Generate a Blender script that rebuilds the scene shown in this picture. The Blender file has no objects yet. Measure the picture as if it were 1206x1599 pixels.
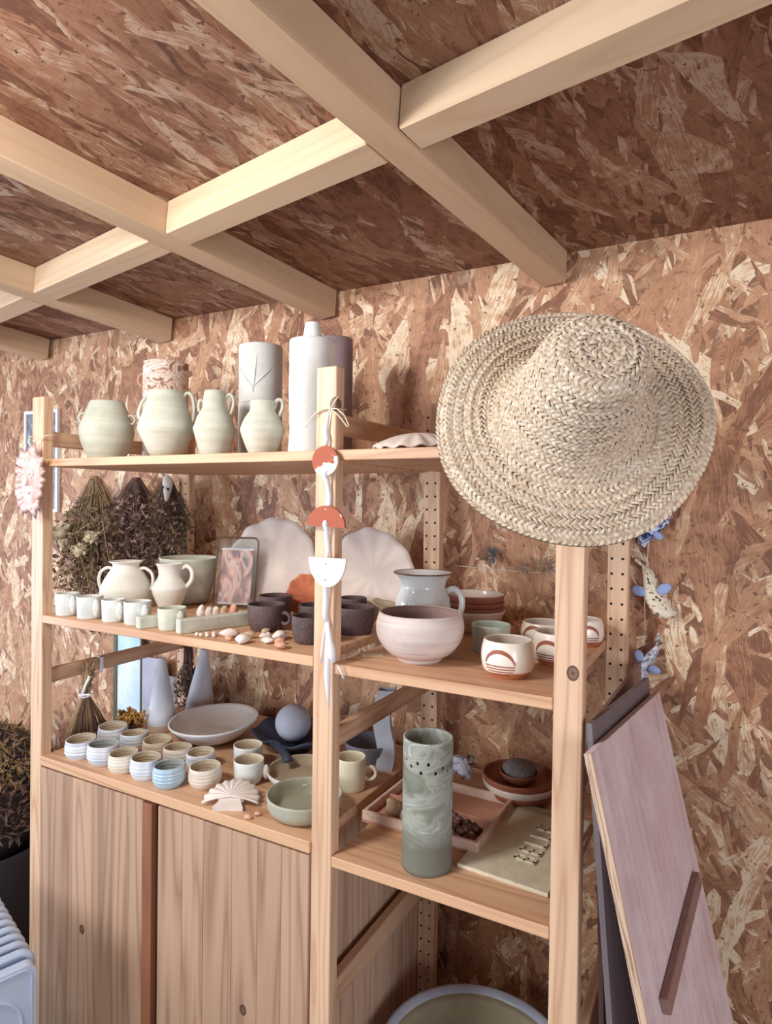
import bpy, bmesh, math, random
from mathutils import Vector, Matrix, Euler
PI = math.pi
rnd = random.Random(7)
scn = bpy.context.scene
col = scn.collection
# ------------------------------------------------------------------ camera
W_, H_ = 1206, 1599
FOC, CYP = 999.94, 795.4
YAW, PITCH, ROLL = -0.4924, -0.0131, 0.0134
cd = bpy.data.cameras.new('camera'); cam = bpy.data.objects.new('camera', cd); col.objects.link(cam)
scn.camera = cam
cam.location = (1.4854, -0.9580, 1.5516)
fw = Vector((math.sin(YAW), math.cos(YAW), 0)); rt = Vector((math.cos(YAW), -math.sin(YAW), 0)); up = Vector((0, 0, 1))
f2 = fw*math.cos(PITCH) + up*math.sin(PITCH); u2 = up*math.cos(PITCH) - fw*math.sin(PITCH)
r3 = rt*math.cos(ROLL) + u2*math.sin(ROLL); u3 = u2*math.cos(ROLL) - rt*math.sin(ROLL)
cam.rotation_euler = Matrix((r3, u3, -f2)).transposed().to_euler()
cd.sensor_fit = 'VERTICAL'; cd.sensor_height = 24.0; cd.lens = FOC/H_*24.0
cd.shift_y = -(H_/2 - CYP)/H_
cd.clip_start = 0.02
# ------------------------------------------------------------------ world, lights, exposure
scn.view_settings.view_transform = 'Standard'; scn.view_settings.look = 'None'
scn.view_settings.gamma = 1.0; scn.view_settings.use_curve_mapping = False
scn.view_settings.exposure = 0.08
wd = bpy.data.worlds.new('sky'); scn.world = wd; wd.use_nodes = True
bg = wd.node_tree.nodes['Background']; bg.inputs[0].default_value = (0.84, 0.90, 1.0, 1); bg.inputs[1].default_value = 0.34

def area(name, loc, target, sx, sy, power, colr):
    l = bpy.data.lights.new(name, 'AREA'); l.shape = 'RECTANGLE'; l.size = sx; l.size_y = sy; l.energy = power; l.color = colr
    o = bpy.data.objects.new(name, l); col.objects.link(o); o.location = loc
    o.rotation_euler = (Vector(target) - Vector(loc)).to_track_quat('-Z', 'Y').to_euler()
    return o
area('door_daylight', (-.55, -3.1, 1.75), (0.7, 0.3, 1.25), 1.2, 1.1, 52, (0.90, 0.95, 1.0))
area('ceiling_lamp', (.42, -.86, 2.07), (.75, .15, 1.35), .24, .24, 11.5, (1.0, 0.97, 0.93))
area('window_daylight', (-2.05, -1.1, 1.25), (0.6, 0.2, 1.2), 1.1, 1.1, 46, (0.70, 0.82, 1.0))
area('side_fill', (3.0, -1.6, 1.15), (1.3, 0.4, .8), 1.1, 1.1, 30, (0.84, 0.90, 1.0))  # added fill from the right, brightens the boards and right part of the wall

# ------------------------------------------------------------------ materials
def lin(c):
    return tuple((x/255/12.92 if x/255 <= .04045 else ((x/255+.055)/1.055)**2.4) for x in c) + (1,)
class NT:
    def __init__(s, name):
        s.m = bpy.data.materials.new(name); s.m.use_nodes = True; s.t = s.m.node_tree
        s.b = s.t.nodes['Principled BSDF']
    def n(s, typ, **kw):
        x = s.t.nodes.new(typ)
        for k, v in kw.items():
            if k in ('operation', 'blend_type', 'data_type', 'feature', 'voronoi_dimensions', 'noise_dimensions', 'wave_type', 'bands_direction', 'interpolation_type', 'clamp', 'use_clamp', 'distance', 'normalize', 'rotation_type', 'vector_type', 'wave_profile'):
                setattr(x, k, v)
        return x
    def link(s, a, b): s.t.links.new(a, b)
    def val(s, sock, v):
        if isinstance(v, bpy.types.NodeSocket): s.link(v, sock)
        else: sock.default_value = v
    def math(s, op, a, b=0.0, c=None, clamp=False):
        x = s.n('ShaderNodeMath', operation=op); x.use_clamp = clamp
        s.val(x.inputs[0], a); s.val(x.inputs[1], b)
        if c is not None: s.val(x.inputs[2], c)
        return x.outputs[0]
    def mix(s, fac, a, b, blend='MIX'):
        x = s.n('ShaderNodeMix', data_type='RGBA', blend_type=blend)
        s.val(x.inputs[0], fac); s.val(x.inputs[6], a); s.val(x.inputs[7], b)
        return x.outputs[2]
    def mixf(s, fac, a, b):
        x = s.n('ShaderNodeMix', data_type='FLOAT')
        s.val(x.inputs[0], fac); s.val(x.inputs[2], a); s.val(x.inputs[3], b)
        return x.outputs[0]
    def ramp(s, fac, stops, interp='LINEAR'):
        x = s.n('ShaderNodeValToRGB'); x.color_ramp.interpolation = interp
        e = x.color_ramp.elements
        while len(e) < len(stops): e.new(.5)
        for i, (p, c) in enumerate(stops):
            e[i].position = p; e[i].color = c if len(c) == 4 else lin(c)
        s.val(x.inputs[0], fac); return x.outputs[0]
    def noise(s, vec, scale, detail=2, rough=.5, dist=0, dim='3D'):
        x = s.n('ShaderNodeTexNoise', noise_dimensions=dim)
        s.val(x.inputs['Vector'], vec); x.inputs['Scale'].default_value = scale; x.inputs['Detail'].default_value = detail
        x.inputs['Roughness'].default_value = rough; x.inputs['Distortion'].default_value = dist
        return x.outputs['Fac'], x.outputs['Color']
    def mapping(s, vec, loc=(0, 0, 0), rot=(0, 0, 0), sc=(1, 1, 1)):
        x = s.n('ShaderNodeMapping'); s.val(x.inputs[0], vec)
        x.inputs[1].default_value = loc; x.inputs[2].default_value = rot; x.inputs[3].default_value = sc
        return x.outputs[0]
    def obj(s):
        return s.n('ShaderNodeTexCoord').outputs['Object']
    def objrand(s, vec, amt=10.0):
        r = s.n('ShaderNodeObjectInfo').outputs['Random']
        c = s.n('ShaderNodeCombineXYZ'); 
        s.link(s.math('MULTIPLY', r, amt), c.inputs[0]); s.link(s.math('MULTIPLY', r, amt*1.7), c.inputs[1]); s.link(s.math('MULTIPLY', r, amt*.6), c.inputs[2])
        a = s.n('ShaderNodeVectorMath', operation='ADD'); s.link(vec, a.inputs[0]); s.link(c.outputs[0], a.inputs[1])
        return a.outputs[0], r
    def bump(s, h, strength=.3, dist=.002):
        x = s.n('ShaderNodeBump'); x.inputs['Strength'].default_value = strength; x.inputs['Distance'].default_value = dist
        s.link(h, x.inputs['Height']); s.link(x.outputs[0], s.b.inputs['Normal'])
    def done(s, color=None, rough=None):
        if color is not None: s.val(s.b.inputs['Base Color'], color)
        if rough is not None: s.val(s.b.inputs['Roughness'], rough)
        return s.m

def mat_osb(name, axes='xz', tone=(1, 1, 1), rot0=0.0, spread=1.0, off=(0, 0)):
    t = NT(name); o = t.obj()
    sep = t.n('ShaderNodeSeparateXYZ'); t.link(o, sep.inputs[0])
    cmb = t.n('ShaderNodeCombineXYZ')
    t.link(sep.outputs['XYZ'.index(axes[0].upper())], cmb.inputs[0]); t.link(sep.outputs['XYZ'.index(axes[1].upper())], cmb.inputs[1])
    p = cmb.outputs[0]
    wf, wc = t.noise(p, 3.5, 3, .65, dim='2D')
    sub = t.n('ShaderNodeVectorMath', operation='SUBTRACT'); t.link(wc, sub.inputs[0]); sub.inputs[1].default_value = (.5, .5, .5)
    scl = t.n('ShaderNodeVectorMath', operation='SCALE'); t.link(sub.outputs[0], scl.inputs[0]); scl.inputs[3].default_value = .045
    add = t.n('ShaderNodeVectorMath', operation='ADD'); t.link(p, add.inputs[0]); t.link(scl.outputs[0], add.inputs[1])
    p = add.outputs[0]
    prio = tone_v = grain = None
    # angle from vertical, strand width, strand length, priority gain
    layers = [(-.15, .052, .23, 1.0), (.50, .044, .20, 1.0), (-.75, .040, .16, .96), (1.30, .040, .14, .90), (.18, .024, .14, 1.02), (-1.15, .018, .09, .90), (.85, .014, .07, .90), (-.38, .010, .055, .92)]
    for i, (a, w, l, g) in enumerate(layers):
        a = rot0 + a*spread
        ro = t.mapping(p, loc=(off[0] + i*3.17, off[1] + i*1.31, 0), rot=(0, 0, a))
        q = t.mapping(ro, sc=(1/w, 1/l, 1))
        v = t.n('ShaderNodeTexVoronoi', voronoi_dimensions='2D', feature='F1'); t.link(q, v.inputs['Vector']); v.inputs['Scale'].default_value = 1.0; v.inputs['Randomness'].default_value = .95
        sc = t.n('ShaderNodeSeparateColor'); t.link(v.outputs['Color'], sc.inputs[0])
        gm = t.mapping(ro, sc=(330, 20, 1))
        gf, _ = t.noise(gm, 1.0, 2, .65, dim='2D')
        # strands are thickest in the middle and ragged at the edge
        pr = t.math('SUBTRACT', t.math('MULTIPLY', sc.outputs[0], g), t.math('MULTIPLY', v.outputs['Distance'], .22))
        if prio is None: prio, tone_v, grain = pr, sc.outputs[1], gf
        else:
            gt = t.math('GREATER_THAN', pr, prio)
            tone_v = t.mixf(gt, tone_v, sc.outputs[1]); grain = t.mixf(gt, grain, gf)
            prio = t.math('MAXIMUM', prio, pr)
    tv = t.math('ADD', tone_v, t.math('ADD', t.math('MULTIPLY', t.math('SUBTRACT', grain, .5), .9), t.math('MULTIPLY', t.math('SUBTRACT', t.noise(p, 30, 5, .7, dim='2D')[0], .5), .9)))
    c = t.ramp(tv, [(0.0, (112, 68, 50)), (.14, (146, 98, 74)), (.30, (170, 122, 94)), (.55, (186, 141, 110)), (.76, (200, 160, 128)), (.88, (222, 192, 160)), (1.0, (244, 230, 206))])
    dark = t.ramp(prio, [(.40, (120, 86, 74)), (.66, (255, 255, 255))])
    c = t.mix(.75, c, dark, 'MULTIPLY')
    chip, _ = t.noise(p, 70, 3, .65, dim='2D')
    c = t.mix(t.ramp(chip, [(.29, (255, 255, 255)), (.37, (0, 0, 0))]), c, lin((104, 66, 48)))
    big, _ = t.noise(p, 1.6, 2, .5, dim='2D')
    c = t.mix(t.math('MULTIPLY', big, .35), c, lin((190, 146, 112)))
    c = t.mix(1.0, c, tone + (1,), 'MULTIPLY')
    h = t.math('ADD', t.math('MULTIPLY', prio, 1.0), t.math('MULTIPLY', grain, .25))
    t.bump(h, .55, .004)
    return t.done(c, .62)

def mat_wood(name, base, dark, axis='z', scale=1.0, contrast=.5, rough=.55, knots=(), randhue=.0, stain=0.0, fine=.5):
    """pine: long grain along axis"""
    t = NT(name); o = t.obj(); v, r = t.objrand(o, 7.3)
    s = {'x': (1.2, 22, 22), 'y': (22, 1.2, 22), 'z': (22, 22, 1.2)}[axis]
    warp = None
    q = t.mapping(v, sc=tuple(k*scale for k in s))
    n1, nc = t.noise(q, .55, 2, .55, .35)
    bands = t.math('FRACT', t.math('MULTIPLY', n1, 9.0))
    tri = t.math('ABSOLUTE', t.math('SUBTRACT', bands, .5))
    tri = t.math('POWER', t.math('MULTIPLY', tri, 2.0), 2.5)
    s2 = {'x': (8, 420, 420), 'y': (420, 8, 420), 'z': (420, 420, 8)}[axis]
    n2, _ = t.noise(t.mapping(v, sc=s2), 1.0, 2, .6)
    fac = t.math('ADD', t.math('MULTIPLY', tri, contrast), t.math('MULTIPLY', t.math('SUBTRACT', n2, .45), fine), clamp=True)
    c = t.mix(fac, lin(base), lin(dark))
    n3, _ = t.noise(v, 3.0, 2, .5)
    c = t.mix(t.math('MULTIPLY', n3, .3), c, lin(tuple(min(255, int(k*1.08)) for k in base)))
    if stain:
        n4, _ = t.noise(v, 9, 4, .7)
        c = t.mix(t.math('MULTIPLY', t.ramp(n4, [(.42, (0, 0, 0)), (.62, (255, 255, 255))]), stain), c, lin((232, 226, 232)))
    for (kx, ky, kz, kr) in knots:
        sb = t.n('ShaderNodeVectorMath', operation='SUBTRACT'); t.link(o, sb.inputs[0]); sb.inputs[1].default_value = (kx, ky, kz)
        ks = t.mapping(sb.outputs[0], sc=(1/kr, .6/kr, .78/kr) if axis == 'z' else (.78/kr, 1/kr, 1/kr))
        ln = t.n('ShaderNodeVectorMath', operation='LENGTH'); t.link(ks, ln.inputs[0])
        kf = t.ramp(ln.outputs['Value'], [(.0, (255, 255, 255)), (.45, (225, 225, 225)), (.8, (255, 255, 255)), (.9, (90, 90, 90)), (1.0, (0, 0, 0))])
        c = t.mix(kf, c, lin((84, 54, 42)))
    if randhue:
        hs = t.n('ShaderNodeHueSaturation'); t.link(c, hs.inputs['Color'])
        t.link(t.math('ADD', t.math('MULTIPLY', r, randhue), 1 - randhue/2), hs.inputs['Value']); c = hs.outputs[0]
    t.bump(fac, .12, .001)
    return t.done(c, rough)

def mat_clay(name, c1, c2=None, rough=.85, scale=18, speck=None, bands=None, bandc=None, spec=.5, bumpd=.0012, coat=0.0, zgrad=None):
    t = NT(name); o = t.obj(); v, r = t.objrand(o, 3.1)
    c2 = c2 or tuple(int(k*.86) for k in c1)
    n, _ = t.noise(v, scale, 4, .6)
    c = t.mix(t.ramp(n, [(.35, (0, 0, 0)), (.65, (255, 255, 255))]), lin(c1), lin(c2))
    h = n
    if bands:
        b, _ = t.noise(t.mapping(v, sc=(3, 3, bands)), 1.0, 2, .55, .2)
        f = t.ramp(b, [(.38, (0, 0, 0)), (.66, (190, 190, 190))])
        c = t.mix(f, c, lin(bandc or c2)); h = t.math('ADD', t.math('MULTIPLY', b, 1.5), t.math('MULTIPLY', n, .4))
    if zgrad:   # (z, colour) glaze line: below z the bare clay shows
        sp = t.n('ShaderNodeSeparateXYZ'); t.link(o, sp.inputs[0])
        wv, _ = t.noise(v, 22, 2)
        g = t.math('LESS_THAN', t.math('ADD', sp.outputs[2], t.math('MULTIPLY', wv, .006)), zgrad[0])
        c = t.mix(g, c, lin(zgrad[1]))
    if speck:
        sn, _ = t.noise(v, 260, 2, .7)
        c = t.mix(t.ramp(sn, [(.60, (0, 0, 0)), (.68, (255, 255, 255))]), c, lin(speck))
    fine, _ = t.noise(v, 420, 2, .6)
    t.bump(t.math('ADD', h, t.math('MULTIPLY', fine, .25)), .45, bumpd)
    t.b.inputs['Coat Weight'].default_value = coat; t.b.inputs['Coat Roughness'].default_value = .12
    t.b.inputs['Specular IOR Level'].default_value = spec
    return t.done(c, rough)
def mat_plain(name, c, rough=.7, var=.12, scale=30, metal=0):
    t = NT(name); v, r = t.objrand(t.obj(), 5)
    n, _ = t.noise(v, scale, 3, .6)
    t.b.inputs['Metallic'].default_value = metal
    k = tuple(int(x*(1-var)) for x in c); k2 = tuple(min(255, int(x*(1+var*.6))) for x in c)
    return t.done(t.mix(n, lin(k), lin(k2)), rough)
def mat_swirl(name, stops, sc=(14, 14, 10), dist=2.2, rough=.8, scale=1.0, bumpd=.0008, bare=None):
    t = NT(name); v, r = t.objrand(t.obj(), 2)
    n, _ = t.noise(t.mapping(v, sc=sc), scale, 4, .55, dist)
    n2, _ = t.noise(v, 300, 2)
    t.bump(t.math('ADD', n, t.math('MULTIPLY', n2, .3)), .4, bumpd)
    c = t.ramp(n, stops)
    if bare:
        sp = t.n('ShaderNodeSeparateXYZ'); t.link(t.obj(), sp.inputs[0])
        w_, _ = t.noise(t.obj(), 24, 4, .6)
        f = t.ramp(t.math('MULTIPLY', t.math('ADD', sp.outputs[2], t.math('MULTIPLY', w_, -.04)), 5.0), [(bare[0]*5-.10, (255, 255, 255)), (bare[0]*5+.08, (0, 0, 0))])
        c = t.mix(f, c, lin(bare[1]))
    return t.done(c, rough)

M = {}
M['osb_wall'] = mat_osb('osb_wall', 'xz', (1.05, 1.02, .96), spread=.9)
M['osb_side'] = mat_osb('osb_side', 'yz', (1.0, 1.0, 1.0))
M['osb_ceil'] = mat_osb('osb_ceiling', 'xy', (.54, .47, .47), rot0=.20, spread=.42, off=(5, 2))  # same OSB as the wall, the ceiling's dimmer light darkened into its tone
pine = (232, 190, 142); pined = (184, 122, 78)
M['joist'] = mat_wood('joist_pine', (206, 176, 144), (180, 144, 112), 'y', .6, .35, .65, fine=.3)
M['noggin'] = mat_wood('noggin_pine', (214, 186, 154), (184, 150, 116), 'x', .6, .4, .65, fine=.3)
M['post'] = mat_wood('post_pine', (222, 186, 154), (176, 126, 94), 'z', 1.5, .7, .5)
M['post_mid'] = mat_wood('post_pine_knot_top', (222, 186, 154), (176, 126, 94), 'z', 1.5, .7, .5, knots=[(.040, .0, 1.722, .012)])
M['post_right'] = mat_wood('post_pine_knot', (222, 186, 154), (176, 126, 94), 'z', 1.5, .7, .5, knots=[(.028, 0, 1.302, .0105)])
M['rung'] = mat_wood('rung_pine', (204, 166, 136), (158, 114, 88), 'y', 1.0, .6, .55)
M['shelf'] = mat_wood('shelf_pine', (214, 172, 136), (168, 116, 84), 'x', .9, .7, .5)
M['door'] = mat_wood('door_stave', (188, 154, 128), (138, 102, 80), 'z', .8, .8, .55, randhue=.22)
M['door_knot'] = mat_wood('door_stave_knot', (188, 154, 128), (138, 102, 80), 'z', .8, .8, .55, knots=[(0.0, 0, .07, .011)], randhue=.2)
M['door_edge'] = mat_wood('door_edge', (150, 98, 70), (112, 70, 52), 'z', 1.0, .6, .5)
M['panel'] = mat_wood('cabinet_side', (200, 168, 144), (150, 114, 94), 'z', .8, .8, .55, randhue=.15)
M['ply'] = mat_wood('plywood_mauve', (208, 186, 188), (168, 138, 144), 'z', .9, .55, .6, stain=.4)
M['ply2'] = mat_wood('plywood_grey', (112, 102, 106), (80, 70, 74), 'z', .9, .5, .6)
M['ply_edge'] = mat_wood('plywood_edge', (206, 178, 152), (120, 82, 64), 'z', 4, .9, .6)
M['batten'] = mat_wood('batten_brown', (142, 112, 104), (104, 78, 72), 'z', 1, .5, .6)
M['floor'] = mat_wood('floor_board', (112, 84, 66), (76, 54, 42), 'y', 1, .6, .6, randhue=.2)
M['jar'] = mat_clay('celadon_grey_clay', (196, 196, 180), (178, 178, 162), .8, 14, bands=80, bandc=(208, 207, 194), bumpd=.0015)
M['cyl_clay'] = mat_clay('pale_grey_clay', (212, 213, 208), (194, 195, 190), .85, 12)
M['bottle'] = mat_clay('white_grey_clay', (230, 230, 226), (208, 209, 206), .85, 10, bumpd=.003)
M['marble'] = mat_swirl('marbled_clay', [(.30, (120, 82, 66)), (.42, (176, 132, 110)), (.50, (236, 222, 208)), (.58, (190, 150, 128)), (.66, (240, 230, 222))], (16, 16, 22), 2.5)
M['terra_pale'] = mat_clay('pale_terracotta', (214, 162, 138), (196, 144, 120), .8)
M['mauve'] = mat_clay('mauve_clay', (150, 132, 136), (132, 114, 118), .8)
M['white_mug'] = mat_clay('white_mug_glaze', (218, 220, 214), (202, 205, 200), .45, 20, coat=.15)
M['vase_clay'] = mat_clay('off_white_clay', (232, 228, 216), (218, 214, 202), .8, 20, bands=60, bandc=(238, 234, 224))
M['slab'] = mat_clay('grey_green_slab', (206, 206, 190), (188, 189, 174), .9, 30)
M['dark'] = mat_clay('dark_brown_stoneware', (98, 78, 78), (76, 60, 62), .7, 25, speck=(130, 112, 108))
M['disc'] = mat_clay('cream_shell_clay', (228, 212, 200), (206, 190, 184), .8, 9, bumpd=.002)
M['terra'] = mat_clay('terracotta', (196, 112, 74), (176, 96, 62), .8, 20)
M['terra_dark'] = mat_clay('terracotta_dark', (160, 96, 70), (140, 80, 58), .6, 20)
M['bowl_pink'] = mat_clay('pink_grey_bowl', (214, 198, 190), (198, 180, 173), .75, 16, bands=110, bandc=(232, 222, 216))
M['bowl_in'] = mat_clay('pink_grey_inside', (176, 148, 140), (158, 132, 126), .8)
M['jug'] = mat_clay('glossy_white_glaze', (232, 234, 232), (214, 220, 222), .15, 20, coat=.6)
M['jug_rim'] = mat_plain('brown_rim', (120, 82, 58), .4)
M['celadon'] = mat_clay('celadon_glaze', (192, 202, 188), (174, 186, 174), .35, 18, coat=.3)
M['cream'] = mat_clay('cream_glaze_over_terracotta', (244, 235, 222), (232, 222, 208), .3, 20, coat=.4, zgrad=(.014, (182, 112, 80)))
M['motif'] = mat_plain('brown_slip', (158, 84, 58), .5)
M['plate_white'] = mat_clay('plate_cream', (230, 218, 206), (214, 200, 188), .35, coat=.3)
M['cup_white'] = mat_clay('cup_white_blue', (234, 236, 238), (216, 220, 226), .4, 25, bands=150, bandc=(150, 170, 198), coat=.25)
M['cup_blue'] = mat_clay('cup_blue', (196, 216, 228), (180, 204, 222), .3, 25, bands=150, bandc=(128, 170, 206), coat=.4)
M['cup_cream'] = mat_clay('cup_cream', (224, 213, 196), (208, 196, 178), .5, 25, bands=110, bandc=(240, 235, 228), coat=.15)
M['cup_beige'] = mat_clay('cup_beige', (198, 178, 150), (182, 162, 134), .6, 25, bands=110, bandc=(208, 192, 168))
M['cup_in'] = mat_clay('cup_inside_sand', (206, 190, 166), (188, 172, 148), .6)
M['cup_in_grey'] = mat_clay('cup_inside_grey', (178, 182, 180), (158, 164, 164), .5)
M['cone'] = mat_clay('cone_blue_white', (206, 208, 216), (186, 190, 202), .8, 12, zgrad=(.022, (190, 168, 144)))
M['dish'] = mat_clay('dish_grey_white', (206, 196, 188), (180, 170, 164), .7, 8)
M['dish_rim'] = mat_clay('dish_rim_white', (222, 220, 218), (206, 202, 202), .6, 12)
M['navy'] = mat_clay('navy_black_clay', (64, 70, 92), (42, 46, 64), .6, 12)
M['ball'] = mat_clay('bluish_white_ball', (188, 192, 206), (174, 180, 196), .7, 10)
M['taupe'] = mat_clay('taupe_plate', (186, 170, 142), (166, 150, 126), .6, 10)
M['taupe_bowl'] = mat_clay('grey_green_bowl', (176, 176, 160), (156, 152, 128), .45, 10, coat=.2)
M['mug_cream'] = mat_clay('cream_mug', (228, 216, 188), (212, 200, 172), .4, coat=.2)
M['shell'] = mat_clay('white_shell', (240, 230, 222), (222, 206, 196), .6, 14, bumpd=.001)
M['shell_pink'] = mat_clay('peach_shell', (226, 172, 146), (204, 148, 124), .5)
M['shell_tan'] = mat_clay('tan_shell', (222, 200, 168), (198, 168, 136), .5, 60)
M['wavy'] = mat_clay('wavy_vase_white', (196, 200, 210), (176, 180, 192), .7)
M['greyplate'] = mat_clay('slate_grey_plate', (122, 120, 128), (106, 104, 114), .6)
M['tall'] = mat_swirl('tall_grey_green', [(.25, (104, 106, 92)), (.42, (134, 135, 121)), (.50, (160, 161, 150)), (.58, (140, 142, 130)), (.68, (184, 188, 188)), (.8, (206, 211, 216))], (11, 11, 22), 1.5, bare=(.045, (112, 111, 98)))
M['tall_low'] = mat_clay('tall_base_bare', (112, 110, 96), (94, 94, 82), .85)
M['tray'] = mat_clay('terracotta_tray', (202, 150, 124), (184, 132, 110), .85, 12)
M['tray_w'] = mat_clay('tray_whitewashed', (222, 196, 180), (196, 152, 130), .85, 16)
M['nut'] = mat_clay('dark_nut', (112, 76, 62), (84, 56, 46), .6, 60)
M['tile'] = mat_clay('beige_tile', (220, 210, 184), (206, 196, 170), .8, 40, speck=(186, 172, 144))
M['stone'] = mat_clay('grey_stone', (128, 118, 116), (104, 94, 94), .9, 40, speck=(160, 150, 146))
M['cloth_white'] = mat_plain('crumpled_white', (200, 200, 212), .8)
M['basin'] = mat_clay('basin_white_blue', (206, 214, 228), (180, 190, 210), .3, 8, coat=.4)
M['basin_in'] = mat_clay('basin_inside_sand', (178, 166, 138), (160, 150, 124), .6, 10)
M['straw_base'] = mat_plain('straw_backing', (128, 104, 80), .9, .2)
def _straw():
    t = NT('straw'); v = t.obj()
    n, _ = t.noise(v, 160, 2, .6); n2, _ = t.noise(v, 9, 2, .6)
    c = t.ramp(n, [(.3, (180, 156, 130)), (.5, (208, 188, 164)), (.7, (230, 217, 198))])
    c = t.mix(t.ramp(n2, [(.5, (0, 0, 0)), (.7, (120, 120, 120))]), c, lin((214, 184, 140)))
    return t.done(c, .7)
M['straw'] = _straw()
M['cord'] = mat_plain('cord_cream', (236, 226, 206), .9)
M['ribbon'] = mat_plain('white_ribbon', (240, 242, 248), .85, .05)
M['garl_white'] = mat_plain('white_clay_slip', (240, 232, 228), .7, .06)
def _gterra(name, th, cen):
    t = NT(name); v = t.obj()
    n, _ = t.noise(v, 26, 3, .5, 1.2)
    sp = t.n('ShaderNodeSeparateXYZ'); t.link(v, sp.inputs[0])
    d = t.math('ADD', t.math('MULTIPLY', sp.outputs[0], cen[0]), t.math('MULTIPLY', sp.outputs[2], cen[1]))
    f = t.ramp(t.math('ADD', t.math('ADD', n, d), cen[2]), [(th, (0, 0, 0)), (th+.03, (255, 255, 255))])
    return t.done(t.mix(f, lin((172, 92, 68)), lin((226, 206, 194))), .8)
M['garl_disc'] = _gterra('terracotta_white_slip_disc', .55, (6, -9, 0.0))
M['garl_half'] = _gterra('terracotta_white_slip_half', .60, (9, 0, -.22))
M['sun'] = mat_clay('pink_glazed_sun', (206, 160, 150), (232, 206, 200), .5, 40, coat=.2)
M['frame_white'] = mat_plain('white_frame', (236, 240, 246), .5, .03)
M['frame_metal'] = mat_plain('dark_brass_frame', (92, 78, 62), .4, metal=.7)
M['frame_green'] = mat_plain('olive_frame', (92, 88, 60), .5)
M['panel_sky_reflection'] = mat_swirl('sky_reflection_blue', [(.35, (150, 200, 232)), (.5, (196, 226, 244)), (.65, (232, 244, 250))], (6, 6, 6), .6, .4)  # reflected sky of a mirror panel, painted as pale-blue swirls
M['print_photo'] = mat_swirl('photo_print', [(.30, (70, 42, 40)), (.42, (132, 74, 64)), (.50, (196, 124, 104)), (.58, (226, 176, 156)), (.66, (104, 70, 64))], (22, 22, 12), 1.6, .35)
M['print_grey'] = mat_swirl('poster_print', [(.3, (70, 74, 84)), (.5, (128, 130, 138)), (.7, (196, 198, 204))], (12, 12, 12), 1.2, .5)
M['panel_white'] = mat_plain('pale_grey_sheet', (186, 188, 204), .6)
M['panel_grey'] = mat_plain('mid_grey_sheet', (150, 142, 146), .6)
def _glass():
    t = NT('glass'); t.b.inputs['Transmission Weight'].default_value = 1.0; t.b.inputs['IOR'].default_value = 1.08
    return t.done((.93, .96, .95, 1), .03)
M['glass'] = _glass()
M['stem'] = mat_plain('dried_stem', (148, 120, 88), .9, .35, 40)
M['stem_dark'] = mat_plain('dried_stem_dark', (104, 76, 64), .9, .35, 40)
M['stem_straw'] = mat_plain('straw_stem', (170, 144, 104), .9, .3, 40)
M['leaf_dark'] = mat_plain('dried_leaf_dark', (112, 86, 72), .9, .5, 60)
M['leaf_olive'] = mat_plain('dried_leaf_olive', (138, 120, 88), .9, .45, 60)
M['leaf_mauve'] = mat_plain('dried_leaf_mauve', (164, 132, 118), .9, .45, 60)
M['flower_pale'] = mat_plain('dried_flower_pale', (206, 190, 160), .9, .2, 60)
M['flower_yellow'] = mat_plain('dried_flower_ochre', (168, 124, 64), .9, .3, 60)
M['thistle'] = mat_plain('thistle_grey', (112, 116, 114), .8, .3, 80)
M['thistle_tan'] = mat_plain('thistle_tan', (168, 146, 126), .8, .3, 80)
M['bone'] = mat_plain('bone', (206, 202, 192), .7, .15)
M['hole'] = mat_plain('dark_hollow', (34, 26, 24), .9)
M['paper'] = mat_plain('cream_paper', (232, 216, 176), .8)
M['heater'] = mat_plain('heater_enamel', (196, 214, 238), .35, .04)
M['fabric_blue'] = mat_swirl('blue_print_fabric', [(.40, (40, 52, 96)), (.5, (150, 166, 206)), (.6, (226, 232, 244))], (80, 80, 80), 1.0, .9)
M['fabric_spot'] = mat_swirl('spotted_fabric', [(.36, (62, 58, 56)), (.42, (236, 226, 202)), (.62, (236, 226, 202)), (.66, (176, 96, 84))], (95, 95, 95), .3, .9)
M['fabric_grey'] = mat_swirl('grey_blue_fabric', [(.40, (112, 122, 148)), (.5, (196, 204, 220)), (.6, (236, 238, 244))], (90, 90, 90), 1.0, .9)
M['felt_blue'] = mat_plain('pale_blue_felt', (160, 180, 226), .9, .05)
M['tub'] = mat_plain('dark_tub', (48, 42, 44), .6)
M['green'] = mat_plain('green_netting', (62, 112, 96), .9, .25)
M['metal'] = mat_plain('metal', (180, 178, 174), .35, metal=.9)

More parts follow.
